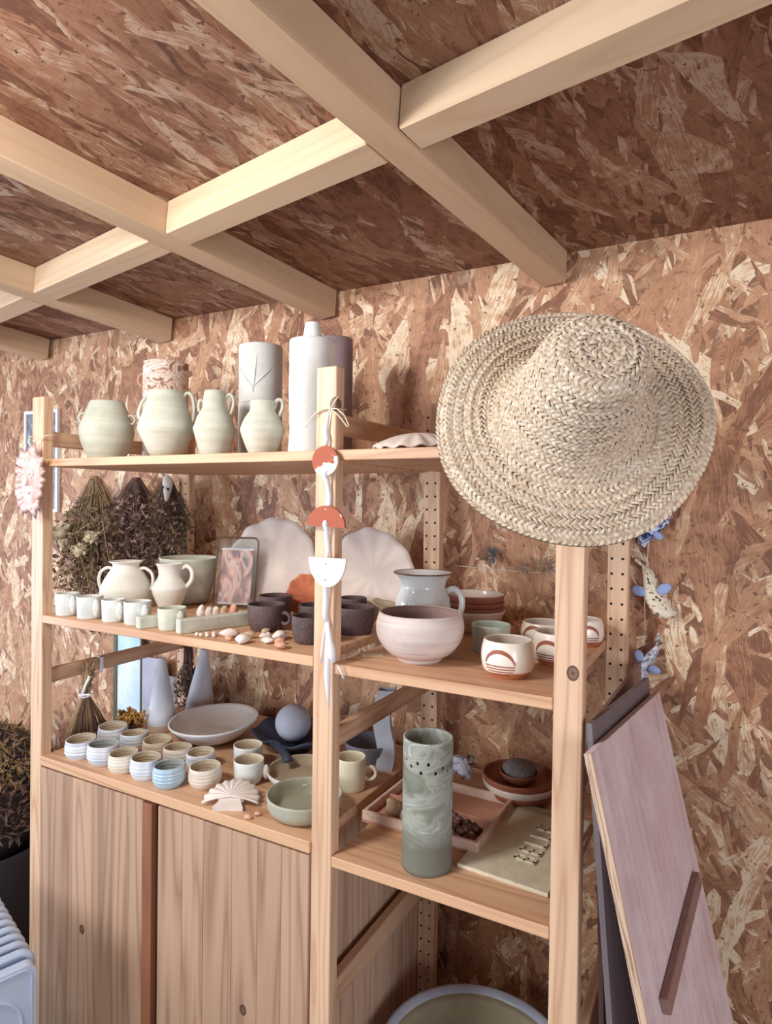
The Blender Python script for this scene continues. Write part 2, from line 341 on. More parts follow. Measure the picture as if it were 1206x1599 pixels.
# ------------------------------------------------------------------ geometry
def V(*a): return Vector(a)
class G:
    def __init__(s): s.v = []; s.f = []; s.mi = []; s.flat = []
    def addf(s, f, mi=0, flat=False): s.f.append(tuple(f)); s.mi.append(mi); s.flat.append(flat)
    def add(s, g, mat=None, mi=None):
        b = len(s.v)
        s.v += [tuple(mat @ Vector(p)) if mat else p for p in g.v]
        for f, m_, fl in zip(g.f, g.mi, g.flat): s.addf([i+b for i in f], m_ if mi is None else mi, fl)
        return s
    def lathe(s, prof, seg=32, mi=0, wob=0.0, seed=0, c=(0, 0, 0), sq=1.0, tilt=(0, 0), ripple=None):
        """prof: (r, z) or (r, z, mi)"""
        R = random.Random(seed); ph = [R.uniform(0, 6.28) for _ in range(3)]
        rings = []
        b0 = len(s.v)
        for p in prof:
            r, z = p[0], p[1]
            if r < 1e-6:
                rings.append([len(s.v)]); s.v.append((c[0], c[1], c[2]+z)); continue
            ring = []
            for k in range(seg):
                a = 2*PI*k/seg
                rr = r*(1 + wob*(math.sin(2*a+ph[0]) + .6*math.sin(3*a+ph[1]) + .4*math.sin(5*a+ph[2]+z*20)))
                if ripple: rr *= 1 + ripple[1]*math.cos(ripple[0]*a)
                x, y = rr*math.cos(a), rr*sq*math.sin(a)
                ring.append(len(s.v)); s.v.append((c[0]+x, c[1]+y, c[2]+z+tilt[0]*x+tilt[1]*y))
            rings.append(ring)
        for i in range(len(rings)-1):
            A, B = rings[i], rings[i+1]; m_ = prof[i][2] if len(prof[i]) > 2 else mi
            if len(A) == 1 and len(B) == 1: continue
            for k in range(seg):
                k2 = (k+1) % seg
                if len(A) == 1: s.addf((A[0], B[k2], B[k]), m_)
                elif len(B) == 1: s.addf((A[k], A[k2], B[0]), m_)
                else: s.addf((A[k], A[k2], B[k2], B[k]), m_)
        return s
    def tube(s, pts, rad, seg=8, mi=0, flat=1.0, caps=True, closed=False):
        pts = [Vector(p) for p in pts]; n = len(pts)
        if not isinstance(rad, (list, tuple)): rad = [rad]*n
        rings = []; nrm = None
        for i, p in enumerate(pts):
            if closed: t = pts[(i+1) % n]-pts[i-1]
            else: t = pts[min(i+1, n-1)]-pts[max(i-1, 0)]
            t.normalize()
            if nrm is None:
                nrm = t.orthogonal().normalized() if abs(t.z) > .9 else t.cross(Vector((0, 0, 1))).normalized()
            nrm = (nrm - t*nrm.dot(t)).normalized(); bn = t.cross(nrm)
            ring = []
            for k in range(seg):
                a = 2*PI*k/seg
                ring.append(len(s.v)); s.v.append(tuple(p + nrm*(rad[i]*math.cos(a)) + bn*(rad[i]*flat*math.sin(a))))
            rings.append(ring)
        for i in range(n if closed else n-1):
            A, B = rings[i], rings[(i+1) % n]
            for k in range(seg):
                k2 = (k+1) % seg; s.addf((A[k], A[k2], B[k2], B[k]), mi)
        if caps and not closed:
            s.addf(list(reversed(rings[0])), mi); s.addf(rings[-1], mi)
        return s
    def box(s, a, b, mi=0, bev=0.0, mat=None):
        bm = bmesh.new(); bmesh.ops.create_cube(bm, size=1)
        for v in bm.verts: v.co = Vector([(a[i]+b[i])/2 + v.co[i]*(b[i]-a[i]) for i in range(3)])
        if bev: bmesh.ops.bevel(bm, geom=bm.edges[:], offset=bev, segments=1, affect='EDGES')
        b0 = len(s.v)
        for v in bm.verts: s.v.append(tuple(mat @ v.co if mat else v.co))
        for f in bm.faces: s.addf([v.index+b0 for v in f.verts], mi, True)
        bm.free(); return s
    def prism(s, out, t0, t1, axis='y', mi=0, mat=None):
        """outline (a, b) extruded; axis y: (x, z); axis z: (x, y); axis x: (y, z)"""
        def P(a, b, t): return {'y': (a, t, b), 'z': (a, b, t), 'x': (t, a, b)}[axis]
        n = len(out); b0 = len(s.v)
        for t in (t0, t1):
            for a, b in out:
                q = P(a, b, t); s.v.append(tuple(mat @ Vector(q)) if mat else q)
        s.addf([b0+i for i in range(n)], mi, True); s.addf([b0+n+i for i in reversed(range(n))], mi, True)
        for i in range(n):
            j = (i+1) % n; s.addf((b0+i, b0+n+i, b0+n+j, b0+j), mi, True)
        return s
    def blob(s, c, r, seed=0, amp=.12, sub=2, mi=0, rot=None, freq=1.0):
        bm = bmesh.new(); bmesh.ops.create_icosphere(bm, subdivisions=sub, radius=1)
        R = random.Random(seed); ks = [(R.uniform(-3, 3)*freq, R.uniform(-3, 3)*freq, R.uniform(-3, 3)*freq, R.uniform(0, 6)) for _ in range(4)]
        b0 = len(s.v); r = r if isinstance(r, (tuple, list)) else (r, r, r)
        for v in bm.verts:
            d = 1 + amp*sum(math.sin(k[0]*v.co.x+k[1]*v.co.y+k[2]*v.co.z+k[3]) for k in ks)/2
            q = Vector((v.co.x*r[0]*d, v.co.y*r[1]*d, v.co.z*r[2]*d))
            if rot: q = rot @ q
            s.v.append((q.x+c[0], q.y+c[1], q.z+c[2]))
        for f in bm.faces: s.addf([v.index+b0 for v in f.verts], mi)
        bm.free(); return s
    def quad(s, c, d, w, l, mi=0):
        """leaf: a folded four-sided blade, d direction"""
        d = Vector(d).normalized(); sd = d.orthogonal().normalized()
        sd = Matrix.Rotation(random_angle(), 3, d) @ sd; up_ = d.cross(sd)*w*.35
        c = Vector(c); b = len(s.v)
        s.v += [tuple(c), tuple(c+d*l*.5+sd*w), tuple(c+d*l), tuple(c+d*l*.5-sd*w), tuple(c+d*l*.45+up_)]
        s.addf((b, b+1, b+4), mi, True); s.addf((b+1, b+2, b+4), mi, True); s.addf((b+2, b+3, b+4), mi, True); s.addf((b+3, b, b+4), mi, True)
        return s
    def mesh(s, name, mats):
        me = bpy.data.meshes.new(name); me.from_pydata(s.v, [], s.f)
        for m_ in mats: me.materials.append(m_)
        me.polygons.foreach_set('material_index', s.mi)
        me.polygons.foreach_set('use_smooth', [not x for x in s.flat])
        me.update(); return me
def random_angle(): return rnd.uniform(0, 2*PI)
def mats_of(m): return [M[k] for k in (m if isinstance(m, (list, tuple)) else [m])]
def part(name, g, m, parent, label=None, kind=None, fix=False, loc=None, rot=None):
    me = g.mesh(name, mats_of(m))
    if fix:
        bm = bmesh.new(); bm.from_mesh(me); bmesh.ops.recalc_face_normals(bm, faces=bm.faces); bm.to_mesh(me); bm.free()
    o = bpy.data.objects.new(name, me); col.objects.link(o)
    if parent: o.parent = parent
    if loc: o.location = loc
    if rot: o.rotation_euler = rot
    if label: o['label'] = label
    if kind: o['kind'] = kind
    return o
def thing(name, label, cat, loc, rotz=0, group=None, rot=None):
    o = bpy.data.objects.new(name, None); o.empty_display_size = .05; col.objects.link(o)
    o.location = loc; o.rotation_euler = rot if rot else (0, 0, rotz)
    o['label'] = label; o['category'] = cat
    if group: o['group'] = group
    return o
def single(name, g, m, label, cat, loc, rotz=0, group=None, kind=None, rot=None, fix=False):
    o = part(name, g, m, None, label, kind, fix)
    o.location = loc; o.rotation_euler = rot if rot else (0, 0, rotz); o['category'] = cat
    if group: o['group'] = group
    return o
def struct(name, g, m, parent=None, loc=(0, 0, 0), rot=None):
    o = part(name, g, m, parent, kind='structure' if parent is None else None); o.location = loc
    if rot: o.rotation_euler = rot
    return o

# ------------------------------------------------------------------ the room
YW = .552
XL, XR, YF = -2.1, 3.05, -3.4
HC = lambda y: 2.132 - .103*(y - YW)
# back wall: OSB sheets butted side by side
wall = struct('wall_back', G().box((XL, YW+.012, 0), (XR, YW+.06, 2.25)), 'osb_wall')
xs = [XL, -.86, .39, 1.64, XR]
for i in range(4):
    part('osb_panel', G().box((xs[i]+.0006, YW, 0), (xs[i+1]-.0006, YW+.012, 2.2)), 'osb_wall', wall)
lw = struct('wall_left', G().box((XL-.05, YF, 0), (XL, YW+.06, .7)), 'osb_side')
part('wall_piece', G().box((XL-.05, YF, 1.85), (XL, YW+.06, 2.6)), 'osb_side', lw)
part('wall_piece', G().box((XL-.05, -.45, .7), (XL, YW+.06, 1.85)), 'osb_side', lw)
part('wall_piece', G().box((XL-.05, YF, .7), (XL, -1.75, 1.85)), 'osb_side', lw)
rw = struct('wall_right', G().box((XR, YF, 0), (XR+.05, YW+.06, .75)), 'osb_side')
part('wall_piece', G().box((XR, YF, 1.95), (XR+.05, YW+.06, 2.6)), 'osb_side', rw)
part('wall_piece', G().box((XR, -.9, .75), (XR+.05, YW+.06, 1.95)), 'osb_side', rw)
part('wall_piece', G().box((XR, YF, .75), (XR+.05, -2.3, 1.95)), 'osb_side', rw)
fl = struct('floor', G().box((XL, YF, -.06), (XR, YW+.06, -.02)), 'floor')
k = 0; x = XL
while x < XR:
    part('plank', G().box((x+.0015, YF, -.02), (min(x+.14, XR)-.0015, YW, 0), bev=.002), 'floor', fl); x += .14
# sloping ceiling sheet
cl = G()
ya, yb = YF, YW+.06
cl.v = [(XL-.05, ya, HC(ya)), (XR+.05, ya, HC(ya)), (XR+.05, yb, HC(yb)), (XL-.05, yb, HC(yb)), (XL-.05, ya, HC(ya)+.03), (XR+.05, ya, HC(ya)+.03), (XR+.05, yb, HC(yb)+.03), (XL-.05, yb, HC(yb)+.03)]
for f in ((3, 2, 1, 0), (4, 5, 6, 7), (0, 1, 5, 4), (1, 2, 6, 5), (2, 3, 7, 6), (3, 0, 4, 7)): cl.addf(f, 0, True)
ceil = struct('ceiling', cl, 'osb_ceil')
# joists (bottom .075 below the sheet, .062 wide) run skewed over the shelves; noggins between them
jd = Vector((.200, 1, -.103)).normalized()          # joist direction
JW, JH = .062, .074
def beam(name, p0, p1, w, h, m, parent):
    """p0, p1: centre of the beam's top edge line"""
    p0, p1 = Vector(p0), Vector(p1); L = (p1-p0).length; dy = (p1-p0).normalized()
    nz = Vector((0, .103, 1)).normalized(); nz = (nz - dy*nz.dot(dy)).normalized(); dx = dy.cross(nz)
    g = G()
    if m == 'noggin':
        g.box((-L/2, -w/2, -h), (L/2, w/2, 0), bev=.003); mt = Matrix((dy, nz.cross(dy), nz)).transposed()
    else:
        g.box((-w/2, -L/2, -h), (w/2, L/2, 0), bev=.003); mt = Matrix((dx, dy, nz)).transposed()
    o = part(name, g, m, parent); o.location = (p0+p1)/2; o.rotation_euler = mt.to_euler(); return o
xend = [1.148-.031 + .6275*k for k in range(-4, 4)]   # centre x where each meets the back wall
def jc(k, y): return xend[k] + .200*(y-YW)
for k in range(8):
    y0 = YF+.02; y1 = YW-.004
    if k == 7: y1 = YW-.004
    o = beam('joist', (jc(k, y0), y0, HC(y0)), (jc(k, y1), y1, HC(y1)), JW, JH, 'joist', ceil)
for row in range(-1, 4):
    for k in range(7):
        def ny(x): return -.020 - .165*(x-.9) - row*.75
        xa = xend[k]; 
        for _ in range(6): xa = jc(k, ny(xa))
        xb = xend[k+1]
        for _ in range(6): xb = jc(k+1, ny(xb))
        xa += JW/2+.0005; xb -= JW/2+.0005; yA, yB = ny(xa), ny(xb)
        if yA > .45 or yB > .45 or yB < YF+.1: continue
        beam('noggin', (xa, yA, HC(yA)), (xb, yB, HC(yB)), .062, .073, 'noggin', ceil)

# ------------------------------------------------------------------ shelving
PW, PD, PH = .0426, .0266, 1.79
XA, XB = .826, 1.2589
D = .4663
def side_frame(x, label, mpost, rung_z, name='shelf_side_frame'):
    t = thing(name, label, 'shelf frame', (x, 0, 0), group=None)
    part('front_post', G().box((0, 0, 0), (PW, PD, PH), bev=.0015), mpost, t)
    rp = part('rear_post', G().box((0, D, 0), (PW, D+PD, PH), bev=.0015), 'post', t)
    hg = G()
    for row in (.0085, .0305):
        z = .06
        while z < PH-.02:
            b0 = len(hg.v)
            for k in range(6):
                a = PI/3*k; hg.v.append((row+.0031*math.cos(a), D-.0004, z+.0031*math.sin(a)))
            hg.v.append((row, D-.0003, z))
            hg.addf([b0+k for k in range(6)], 0, True)
            z += .032
    part('peg_holes', hg, 'hole', rp, 'rows of small drilled dark holes', kind='stuff')
    for z, h in rung_z:
        part('rung', G().box((.011, PD, z-h/2), (.031, D, z+h/2), bev=.002), 'rung', t)
    return t
RZ = [(1.691, .036), (1.113, .034), (.636, .046), (.12, .04)]
side_frame(0, 'pine shelf side frame farthest left, with the pink sun face hung on it', 'post', RZ)
side_frame(XA, 'middle pine shelf side frame, with the terracotta garland hung on it', 'post_mid', RZ)
side_frame(XB, 'right pine shelf side frame under the straw hat, round knot in front post', 'post_right', RZ)
TH = .0185
def board(x0, x1, z, label, y1=.4925, name='shelf_board'):
    g = G().box((0, 0, -TH), (x1-x0, y1, 0), bev=.0012)
    return single(name, g, 'shelf', label, 'shelf', (x0, 0, z))
ZT, Z1, Z2, ZC, ZR = 1.641, 1.268, 1.261, .931, .915
board(PW+.0008, XA-.0008, ZT, 'top pine shelf board on the left, carrying jars and tall clay vases')
board(XA+PW+.0008, XB-.0008, ZT, 'top pine shelf board on the right, partly behind the straw hat')
board(PW+.0008, XA-.0008, Z1, 'middle pine shelf board on the left, carrying shells and dark mugs')
board(XA+PW+.0008, XB-.0008, Z2, 'middle pine shelf board on the right, carrying the big round bowl')
board(XA+PW+.0008, XB-.0008, ZR, 'lower right pine shelf board under the tall perforated cylinder')
board(XA+PW+.0008, XB-.0008, .333, 'lowest right pine shelf board under the big basin')

# cabinet
cb = thing('cabinet', 'pine cabinet with two plank doors below the rows of small cups', 'cabinet', (0, 0, 0))
part('top_board', G().box((PW+.0008, -.004, ZC-.022), (XA-.0008, .4925, ZC), bev=.0015), 'shelf', cb)
part('side_panel', G().box((PW+.001, .03, .06), (PW+.018, .49, ZC-.022)), 'panel', cb)
sp = part('side_panel', G().box((XA-.0185, .03, .06), (XA-.012, .49, ZC-.022)), 'panel', cb)
yy = .03
for i, wdt in enumerate((.075, .062, .09, .07, .085, .078)):
    part('board_stave', G().box((XA-.012, yy+.0004, .06), (XA-.0015, yy+wdt-.0004, ZC-.023), bev=.0006), 'panel', sp); yy += wdt
part('back_panel', G().box((PW+.02, .478, .06), (XA-.02, .484, ZC-.023)), 'panel', cb)
part('bottom_board', G().box((PW+.02, .02, .06), (XA-.02, .476, .078)), 'shelf', cb)
def door(x0, widths, z0=.075, z1=.9055, knots=()):
    d = part('door', G().box((x0, .006, z0), (x0+sum(widths), .012, z1)), 'door', cb)
    x = x0
    for i, w_ in enumerate(widths):
        part('stave', G().box((-w_/2+.0003, -.0075, -.42), (w_/2-.0003, .0025, z1-z0-.42), bev=.0006), 'door_knot' if i in knots else 'door', d, loc=(x+w_/2, .0035, z0+.42))
        x += w_
    return d
d1 = door(.0455, (.052, .066, .074, .060, .048, .049), knots=(2,))
part('door_edge', G().box((.395, -.006, .075), (.4235, .012, .9035), bev=.001), 'door_edge', d1, 'dark brown door edge strip')
d2 = door(.4405, (.070, .058, .074, .064, .056, .0615), knots=(3,))

# ------------------------------------------------------------------ pottery helpers
def shell_wall(prof, t=.004, inner=1, rimr=.5, base_in=.006):
    """outer profile bottom->top, returns closed outer+rim+inner profile with material index inner for the inside"""
    out = [(0, prof[0][1])] + [(r, z) for r, z in prof]
    r1, z1 = prof[-1]
    out += [(r1-t*.25, z1+t*.35), (r1-t*.75, z1+t*.3, inner)]
    zb = prof[0][1]+base_in
    ins = []
    for r, z in reversed(prof):
        z2 = max(z, zb)
        ins.append((max(r-t, .001), z2 if z < z1 else z1-.001, inner))
    # drop duplicates below base
    res = []
    for q in ins:
        if res and abs(res[-1][1]-q[1]) < 1e-6 and q[1] <= zb+1e-6:
            continue
        res.append(q)
    out += res + [(0, zb, inner)]
    return out
def smooth_prof(pts, n=5):
    """catmull-rom through (r,z) points"""
    P = [pts[0]] + list(pts) + [pts[-1]]; out = []
    for i in range(1, len(P)-2):
        for k in range(n):
            t = k/n; a, b, c_, d_ = P[i-1], P[i], P[i+1], P[i+2]
            f = lambda j: .5*((2*b[j]) + (-a[j]+c_[j])*t + (2*a[j]-5*b[j]+4*c_[j]-d_[j])*t*t + (-a[j]+3*b[j]-3*c_[j]+d_[j])*t**3)
            out.append((max(f(0), .001), f(1)))
    out.append(pts[-1]); return out
def loop(az, pts, r, seg=8, flat=1.0):
    """handle: pts are (radius, z) in the vertical plane at azimuth az"""
    g = G(); P = smooth_prof(pts, 4)
    g.tube([(q[0]*math.cos(az), q[0]*math.sin(az), q[1]) for q in P], r, seg, flat=flat); return g
def ring(c, R, r, az, seg=20):
    g = G(); ax = Vector((math.cos(az), math.sin(az), 0))
    g.tube([tuple(Vector(c)+ax*R*math.cos(2*PI*k/seg)+Vector((0, 0, 1))*R*math.sin(2*PI*k/seg)) for k in range(seg)], r, 7, closed=True); return g
VA = math.atan2(.47, .88)      # azimuth that runs to the right in the picture
VF = VA - PI/2                 # azimuth towards the camera

def pot(name, label, cat, loc, prof, mat, inner=None, t=.004, seg=40, wob=.004, seed=1, group=None, rotz=0, sm=4, **kw):
    o = thing(name, label, cat, loc, rotz, group)
    g = G().lathe(shell_wall(smooth_prof(prof, sm) if sm else prof, t, 1 if inner else 0), seg, wob=wob, seed=seed, **kw)
    part('body', g, [mat, inner] if inner else [mat], o)
    return o

# ------------------------------------------------------------------ top shelf
jA = pot('amphora', 'squat grey-green jar with two small ring handles, leftmost on top shelf', 'jar', (.140, .10, ZT), [(.036, 0), (.042, .006), (.055, .034), (.0625, .060), (.0630, .078), (.0600, .0905), (.0575, .0925), (.0570, .0950), (.0520, .110), (.0440, .130), (.0405, .140), (.039, .1425)], 'jar', seed=2, sm=2)
part('handle', ring((.0585*math.cos(VA), .0585*math.sin(VA), .100), .0105, .0034, VA), 'jar', jA)
part('handle', ring((-.0575*math.cos(VA), -.0575*math.sin(VA), .104), .0115, .0032, VA), 'jar', jA)
jB = pot('amphora', 'largest grey jar with a tall looped handle, second jar from left on top shelf', 'jar', (.342, .10, ZT), [(.030, 0), (.040, .016), (.058, .0545), (.0635, .0665), (.0630, .070), (.0600, .082), (.0590, .085), (.0535, .103), (.0525, .106), (.0430, .137), (.0385, .150), (.0385, .1535)], 'jar', seed=3, sm=1)
part('handle', loop(VA, [(.034, .137), (.048, .152), (.059, .144), (.064, .118), (.062, .092), (.054, .073)], .0042), 'jar', jB)
part('handle', loop(VA+PI+.5, [(.036, .140), (.048, .134), (.057, .115), (.060, .096), (.054, .084)], .0036), 'jar', jB)
jC = pot('amphora', 'narrow-necked grey jar with one small ear handle, third jar on top shelf', 'jar', (.489, .10, ZT), [(.026, 0), (.034, .020), (.044, .056), (.0452, .062), (.0440, .068), (.0360, .090), (.0285, .104), (.0265, .108), (.0245, .128), (.0215, .1445)], 'jar', seed=4, sm=2)
part('handle', loop(VA, [(.022, .126), (.030, .139), (.040, .132), (.041, .114), (.034, .094)], .0036), 'jar', jC)
part('handle', loop(VA+PI+.4, [(.023, .120), (.031, .124), (.034, .110), (.032, .098)], .003), 'jar', jC)
jD = pot('small_jug', 'smallest grey jug with one raised handle, beside the tall white bottle', 'jug', (.622, .10, ZT), [(.024, 0), (.032, .014), (.0435, .044), (.0455, .052), (.0450, .060), (.0370, .079), (.0280, .092), (.0265, .096), (.0255, .106), (.026, .114)], 'jar', seed=5, sm=2)
part('handle', loop(VA, [(.024, .100), (.030, .117), (.040, .117), (.042, .102), (.034, .083)], .0042), 'jar', jD)
cy = thing('cylinder_vase', 'tall pale grey cylinder vase with a faint leaf in relief', 'vase', (.505, .235, ZT))
part('body', G().lathe(shell_wall([(.048, 0), (.050, .004), (.051, .08), (.0505, .16), (.051, .262), (.0505, .268)], .006), 40, wob=.006, seed=3), 'cyl_clay', cy)
def relief(parent, r, z0, h, az0, m):
    g = G()
    for (da, dz, L, tilt) in ((0, 0, 1.0, .1), (-.16, .01, .8, .75), (.16, .01, .8, -.75), (-.1, -.02, .55, 1.6), (.12, -.02, .5, -1.6)):
        pts = []
        for k in range(8):
            u = k/7; a = az0+da*.2+math.sin(tilt)*h*L*u/r; z = z0+dz+math.cos(tilt)*h*L*u
            pts.append(((r+.0002)*math.cos(a), (r+.0002)*math.sin(a), z))
        g.tube(pts, [.0004+.0016*math.sin(PI*(k+.3)/7.6) for k in range(8)], 5)
    part('leaf_relief', g, m, parent)
relief(cy, .0505, .155, .085, VF-.15, 'cyl_clay')
bt = thing('clay_bottle', 'tall off-white clay bottle with tapered neck behind middle post', 'bottle', (.733, .12, ZT))
part('body', G().lathe([(0, 0), (.046, 0), (.0475, .01), (.045, .05), (.0455, .07), (.0475, .13), (.047, .19), (.0478, .225), (.0465, .2325), (.020, .234), (0, .234)], 44, wob=.010, seed=8), 'bottle', bt)
part('neck', G().lathe([(.0208, .2325), (.0205, .236), (.0155, .2685), (.0145, .2695), (.012, .2695), (.0115, .255), (0, .255)], 28, wob=.004), 'bottle', bt)
mb = thing('marbled_vase', 'marbled brown and white cylinder vase behind the second jar', 'vase', (.112, .31, ZT))
part('body', G().lathe(shell_wall([(.058, 0), (.060, .004), (.060, .276), (.0595, .279)], .005), 44, wob=.003), 'marble', mb)
part('handle', ring((-.064*math.cos(VA-.15), -.064*math.sin(VA-.15), .236), .0175, .0042, VA-.15, 24), 'terra_pale', mb, 'pale terracotta ring handle')
single('mauve_vase', G().lathe(shell_wall([(.042, 0), (.0435, .004), (.0435, .28), (.043, .286)], .005), 36, wob=.003), 'mauve', 'mauve-grey cylinder vase half hidden behind the white bottle', 'vase', (.662, .31, ZT))

def fan_shell(w, h, ribs, ang0, ang1, relief_=.006, thick=.005, na=None, nr=10, hinge=None, cup=.0, seed=0, scal=.03):
    """scallop shell: hinge at origin, fan upward in +z, face towards -y"""
    na = na or ribs*6; g = G(); R = random.Random(seed)
    grid = {}
    for side in (0, 1):
        for i in range(nr+1):
            u = i/nr
            for k in range(na+1):
                a = ang0+(ang1-ang0)*k/na; ph = math.cos(2*PI*ribs*k/na)
                rr = u*(1+scal*ph*u**3)
                x = math.cos(a)*w*rr; z = math.sin(a)*h*rr
                y = -relief_*ph*u**.7 - cup*(1-u*u)
                if side: y = y+thick
                grid[side, i, k] = len(g.v); g.v.append((x, y, z))
    for i in range(nr):
        for k in range(na):
            a = [grid[0, i, k], grid[0, i, k+1], grid[0, i+1, k+1], grid[0, i+1, k]]
            g.addf(a); b = [grid[1, i, k], grid[1, i+1, k], grid[1, i+1, k+1], grid[1, i, k+1]]; g.addf(b)
    for k in range(na): g.addf((grid[0, nr, k], grid[0, nr, k+1], grid[1, nr, k+1], grid[1, nr, k]))
    for i in range(nr):
        g.addf((grid[0, i, 0], grid[0, i+1, 0], grid[1, i+1, 0], grid[1, i, 0])); g.addf((grid[0, i, na], grid[1, i, na], grid[1, i+1, na], grid[0, i+1, na]))
    return g
def oval_shell(w, h, ribs, cup, thick=.004, relief_=.004, seed=0, na=72, nr=8, irr=.03):
    """irregular fluted dish, open to +z, centre at origin"""
    g = G(); R = random.Random(seed); ph = [R.uniform(0, 6) for _ in range(3)]
    ids = {}
    for side in (0, 1):
        for i in range(nr+1):
            u = i/nr
            for k in range(na):
                a = 2*PI*k/na; f = math.cos(ribs*a)
                rr = u*(1+irr*(math.sin(2*a+ph[0])+.7*math.sin(3*a+ph[1]))+.018*f*u*u)
                z = cup*u**2 + relief_*f*u*u - (thick if side else 0)
                ids[side, i, k] = len(g.v); g.v.append((w*rr*math.cos(a), h*rr*math.sin(a), z))
    for i in range(nr):
        for k in range(na):
            k2 = (k+1) % na
            g.addf((ids[0, i, k], ids[0, i+1, k], ids[0, i+1, k2], ids[0, i, k2])); g.addf((ids[1, i, k], ids[1, i, k2], ids[1, i+1, k2], ids[1, i+1, k]))
    for k in range(na):
        k2 = (k+1) % na; g.addf((ids[0, nr, k], ids[1, nr, k], ids[1, nr, k2], ids[0, nr, k2]))
    return g
single('shell_dish', oval_shell(.078, .06, 14, -.022, relief_=.003, seed=4), 'disc', 'white scalloped shell dish lying upside down on top shelf beside the hat', 'dish', (.985, .085, ZT+.034), 0, rot=(.06, -.04, .3))

# picture behind the left post
pf = thing('framed_picture', 'white-framed grey picture on the wall behind the left post', 'picture', (-.787, YW-.001, 1.494))
fg = G()
for a, b in (((-.10, -.012, 0), (.10, 0, .012)), ((-.10, -.012, .367), (.10, 0, .379)), ((-.10, -.012, .012), (-.088, 0, .367)), ((.088, -.012, .012), (.10, 0, .367))): fg.box(a, b)
part('frame', fg, 'frame_white', pf)
part('print', G().box((-.088, -.005, .012), (.088, -.001, .367)), 'print_grey', pf)

# ------------------------------------------------------------------ sun face on the left post
sf = thing('sun_plaque', 'pink ceramic sun face with ragged rays hung on the left post', 'wall ornament', (.026, -.0175, 1.588))
g = G().blob((0, 0, 0), (.038, .012, .060), 3, .04, 3)
part('face', g, 'sun', sf)
g = G(); R = random.Random(5)
for i in range(30):
    a = 2*PI*i/30 + R.uniform(-.06, .06); L = R.uniform(.80, 1.06); w = .0065
    dx, dz = math.cos(a), math.sin(a); base = Vector((.033*dx, 0, .052*dz)); tip = Vector((.064*dx*L, -.004*R.random()-.002, .094*dz*L))
    mid = (base+tip)/2+Vector((0, -.008, 0)); sd = Vector((-dz, 0, dx))*w
    b0 = len(g.v)
    for q in (base-sd, base+sd, mid-sd*1.2, mid+sd*1.2): g.v.append(tuple(q))
    g.v.append(tuple(tip)); g.v += [tuple(q+Vector((0, .008, 0))) for q in (base-sd, base+sd, mid-sd*1.2, mid+sd*1.2)]
    for f in ((0, 1, 3, 2), (2, 3, 4), (5, 7, 8, 6), (7, 4, 8), (0, 2, 7, 5), (1, 6, 8, 3), (2, 4, 7), (3, 8, 4)): g.addf([b0+k for k in f])
part('rays', g, 'sun', sf)
g = G()
for sx in (-1, 1):
    g.tube([(sx*.014+.009*math.cos(t)*1.0, -.0125, .012+.007*math.sin(t)) for t in [PI*k/7 for k in range(8)]], .0014, 6)
    g.blob((sx*.014, -.012, .009), (.005, .003, .003), 2, 0, 1)
g.tube([(0, -.012, .012), (.002, -.016, -.004), (0, -.017, -.012)], [.002, .003, .004], 6)
g.tube([(-.011, -.011, -.026), (-.004, -.0135, -.030), (.004, -.0135, -.030), (.011, -.011, -.026)], [.0012, .0022, .0022, .0012], 6)
part('features', g, 'garl_white', sf, 'whitish raised eyes, nose and mouth')
g = G().tube([(.0, -.001, .080), (.010, -.002, .094), (.026, .017, .108), (.0262, .046, .112), (.0, .046, .112), (-.0262, .046, .110), (-.027, .012, .106), (-.012, -.001, .092), (0, -.001, .080)], .0016, 6)
part('cord', g, 'cord', sf, 'cream cord around the post')

# ------------------------------------------------------------------ garland on the middle post
PX = .856
ga = thing('clay_garland', 'garland of terracotta disc and half discs hung on the middle post', 'garland', (PX, 0, 0))
g = G()
loop_pts = [(-.0325, -.0025, 1.706), (-.012, -.003, 1.712), (.006, -.0035, 1.714), (.0155, -.002, 1.713), (.0155, .030, 1.716), (-.010, .030, 1.716), (-.0335, .030, 1.712), (-.0340, .006, 1.708), (-.0325, -.0025, 1.706)]
g.tube(loop_pts, .0011, 6)
g.tube([(.004, -.005, 1.714), (.020, -.009, 1.712), (.036, -.010, 1.700), (.046, -.010, 1.681), (.043, -.011, 1.679), (.030, -.010, 1.694), (.014, -.008, 1.708), (.003, -.005, 1.713)], .0010, 6)
g.tube([(.004, -.005, 1.714), (.014, -.008, 1.724), (.022, -.009, 1.733)], .0010, 6)
g.tube([(.002, -.005, 1.714), (-.020, -.007, 1.712), (-.040, -.009, 1.694), (-.047, -.009, 1.682)], .0010, 6)
g.blob((.004, -.006, 1.713), .003, 1, .1, 1)
part('cord', g, 'cord', ga, 'thin cream cord tied in a bow')
def ribbon(pts, w, m='ribbon', name='ribbon'):
    g = G(); g.tube(pts, w, 8, flat=.45); return part(name, g, m, ga)
ribbon([(.002, -.005, 1.712), (-.001, -.006, 1.695), (-.005, -.007, 1.675), (-.001, -.008, 1.660), (-.004, -.008, 1.645)], [.001, .003, .005, .005, .004])
def arc_out(r, a0, a1, n, sz=1.0): return [(r*math.cos(a0+(a1-a0)*k/n), sz*r*math.sin(a0+(a1-a0)*k/n)) for k in range(n+1)]
g = G().prism([(x_, z_) for x_, z_ in arc_out(.0265, 0, 2*PI, 40)[:-1]], -.0025, .0025)
part('disc', g, 'garl_disc', ga, 'round terracotta disc with white slip', loc=(-.001, -.0115, 1.621), rot=(0, 0, .03))
ribbon([(.001, -.0155, 1.604), (0, -.016, 1.596), (.001, -.008, 1.585), (.004, -.006, 1.560), (.003, -.006, 1.545), (.004, -.012, 1.534)], [.003, .005, .0045, .005, .0055, .0045])
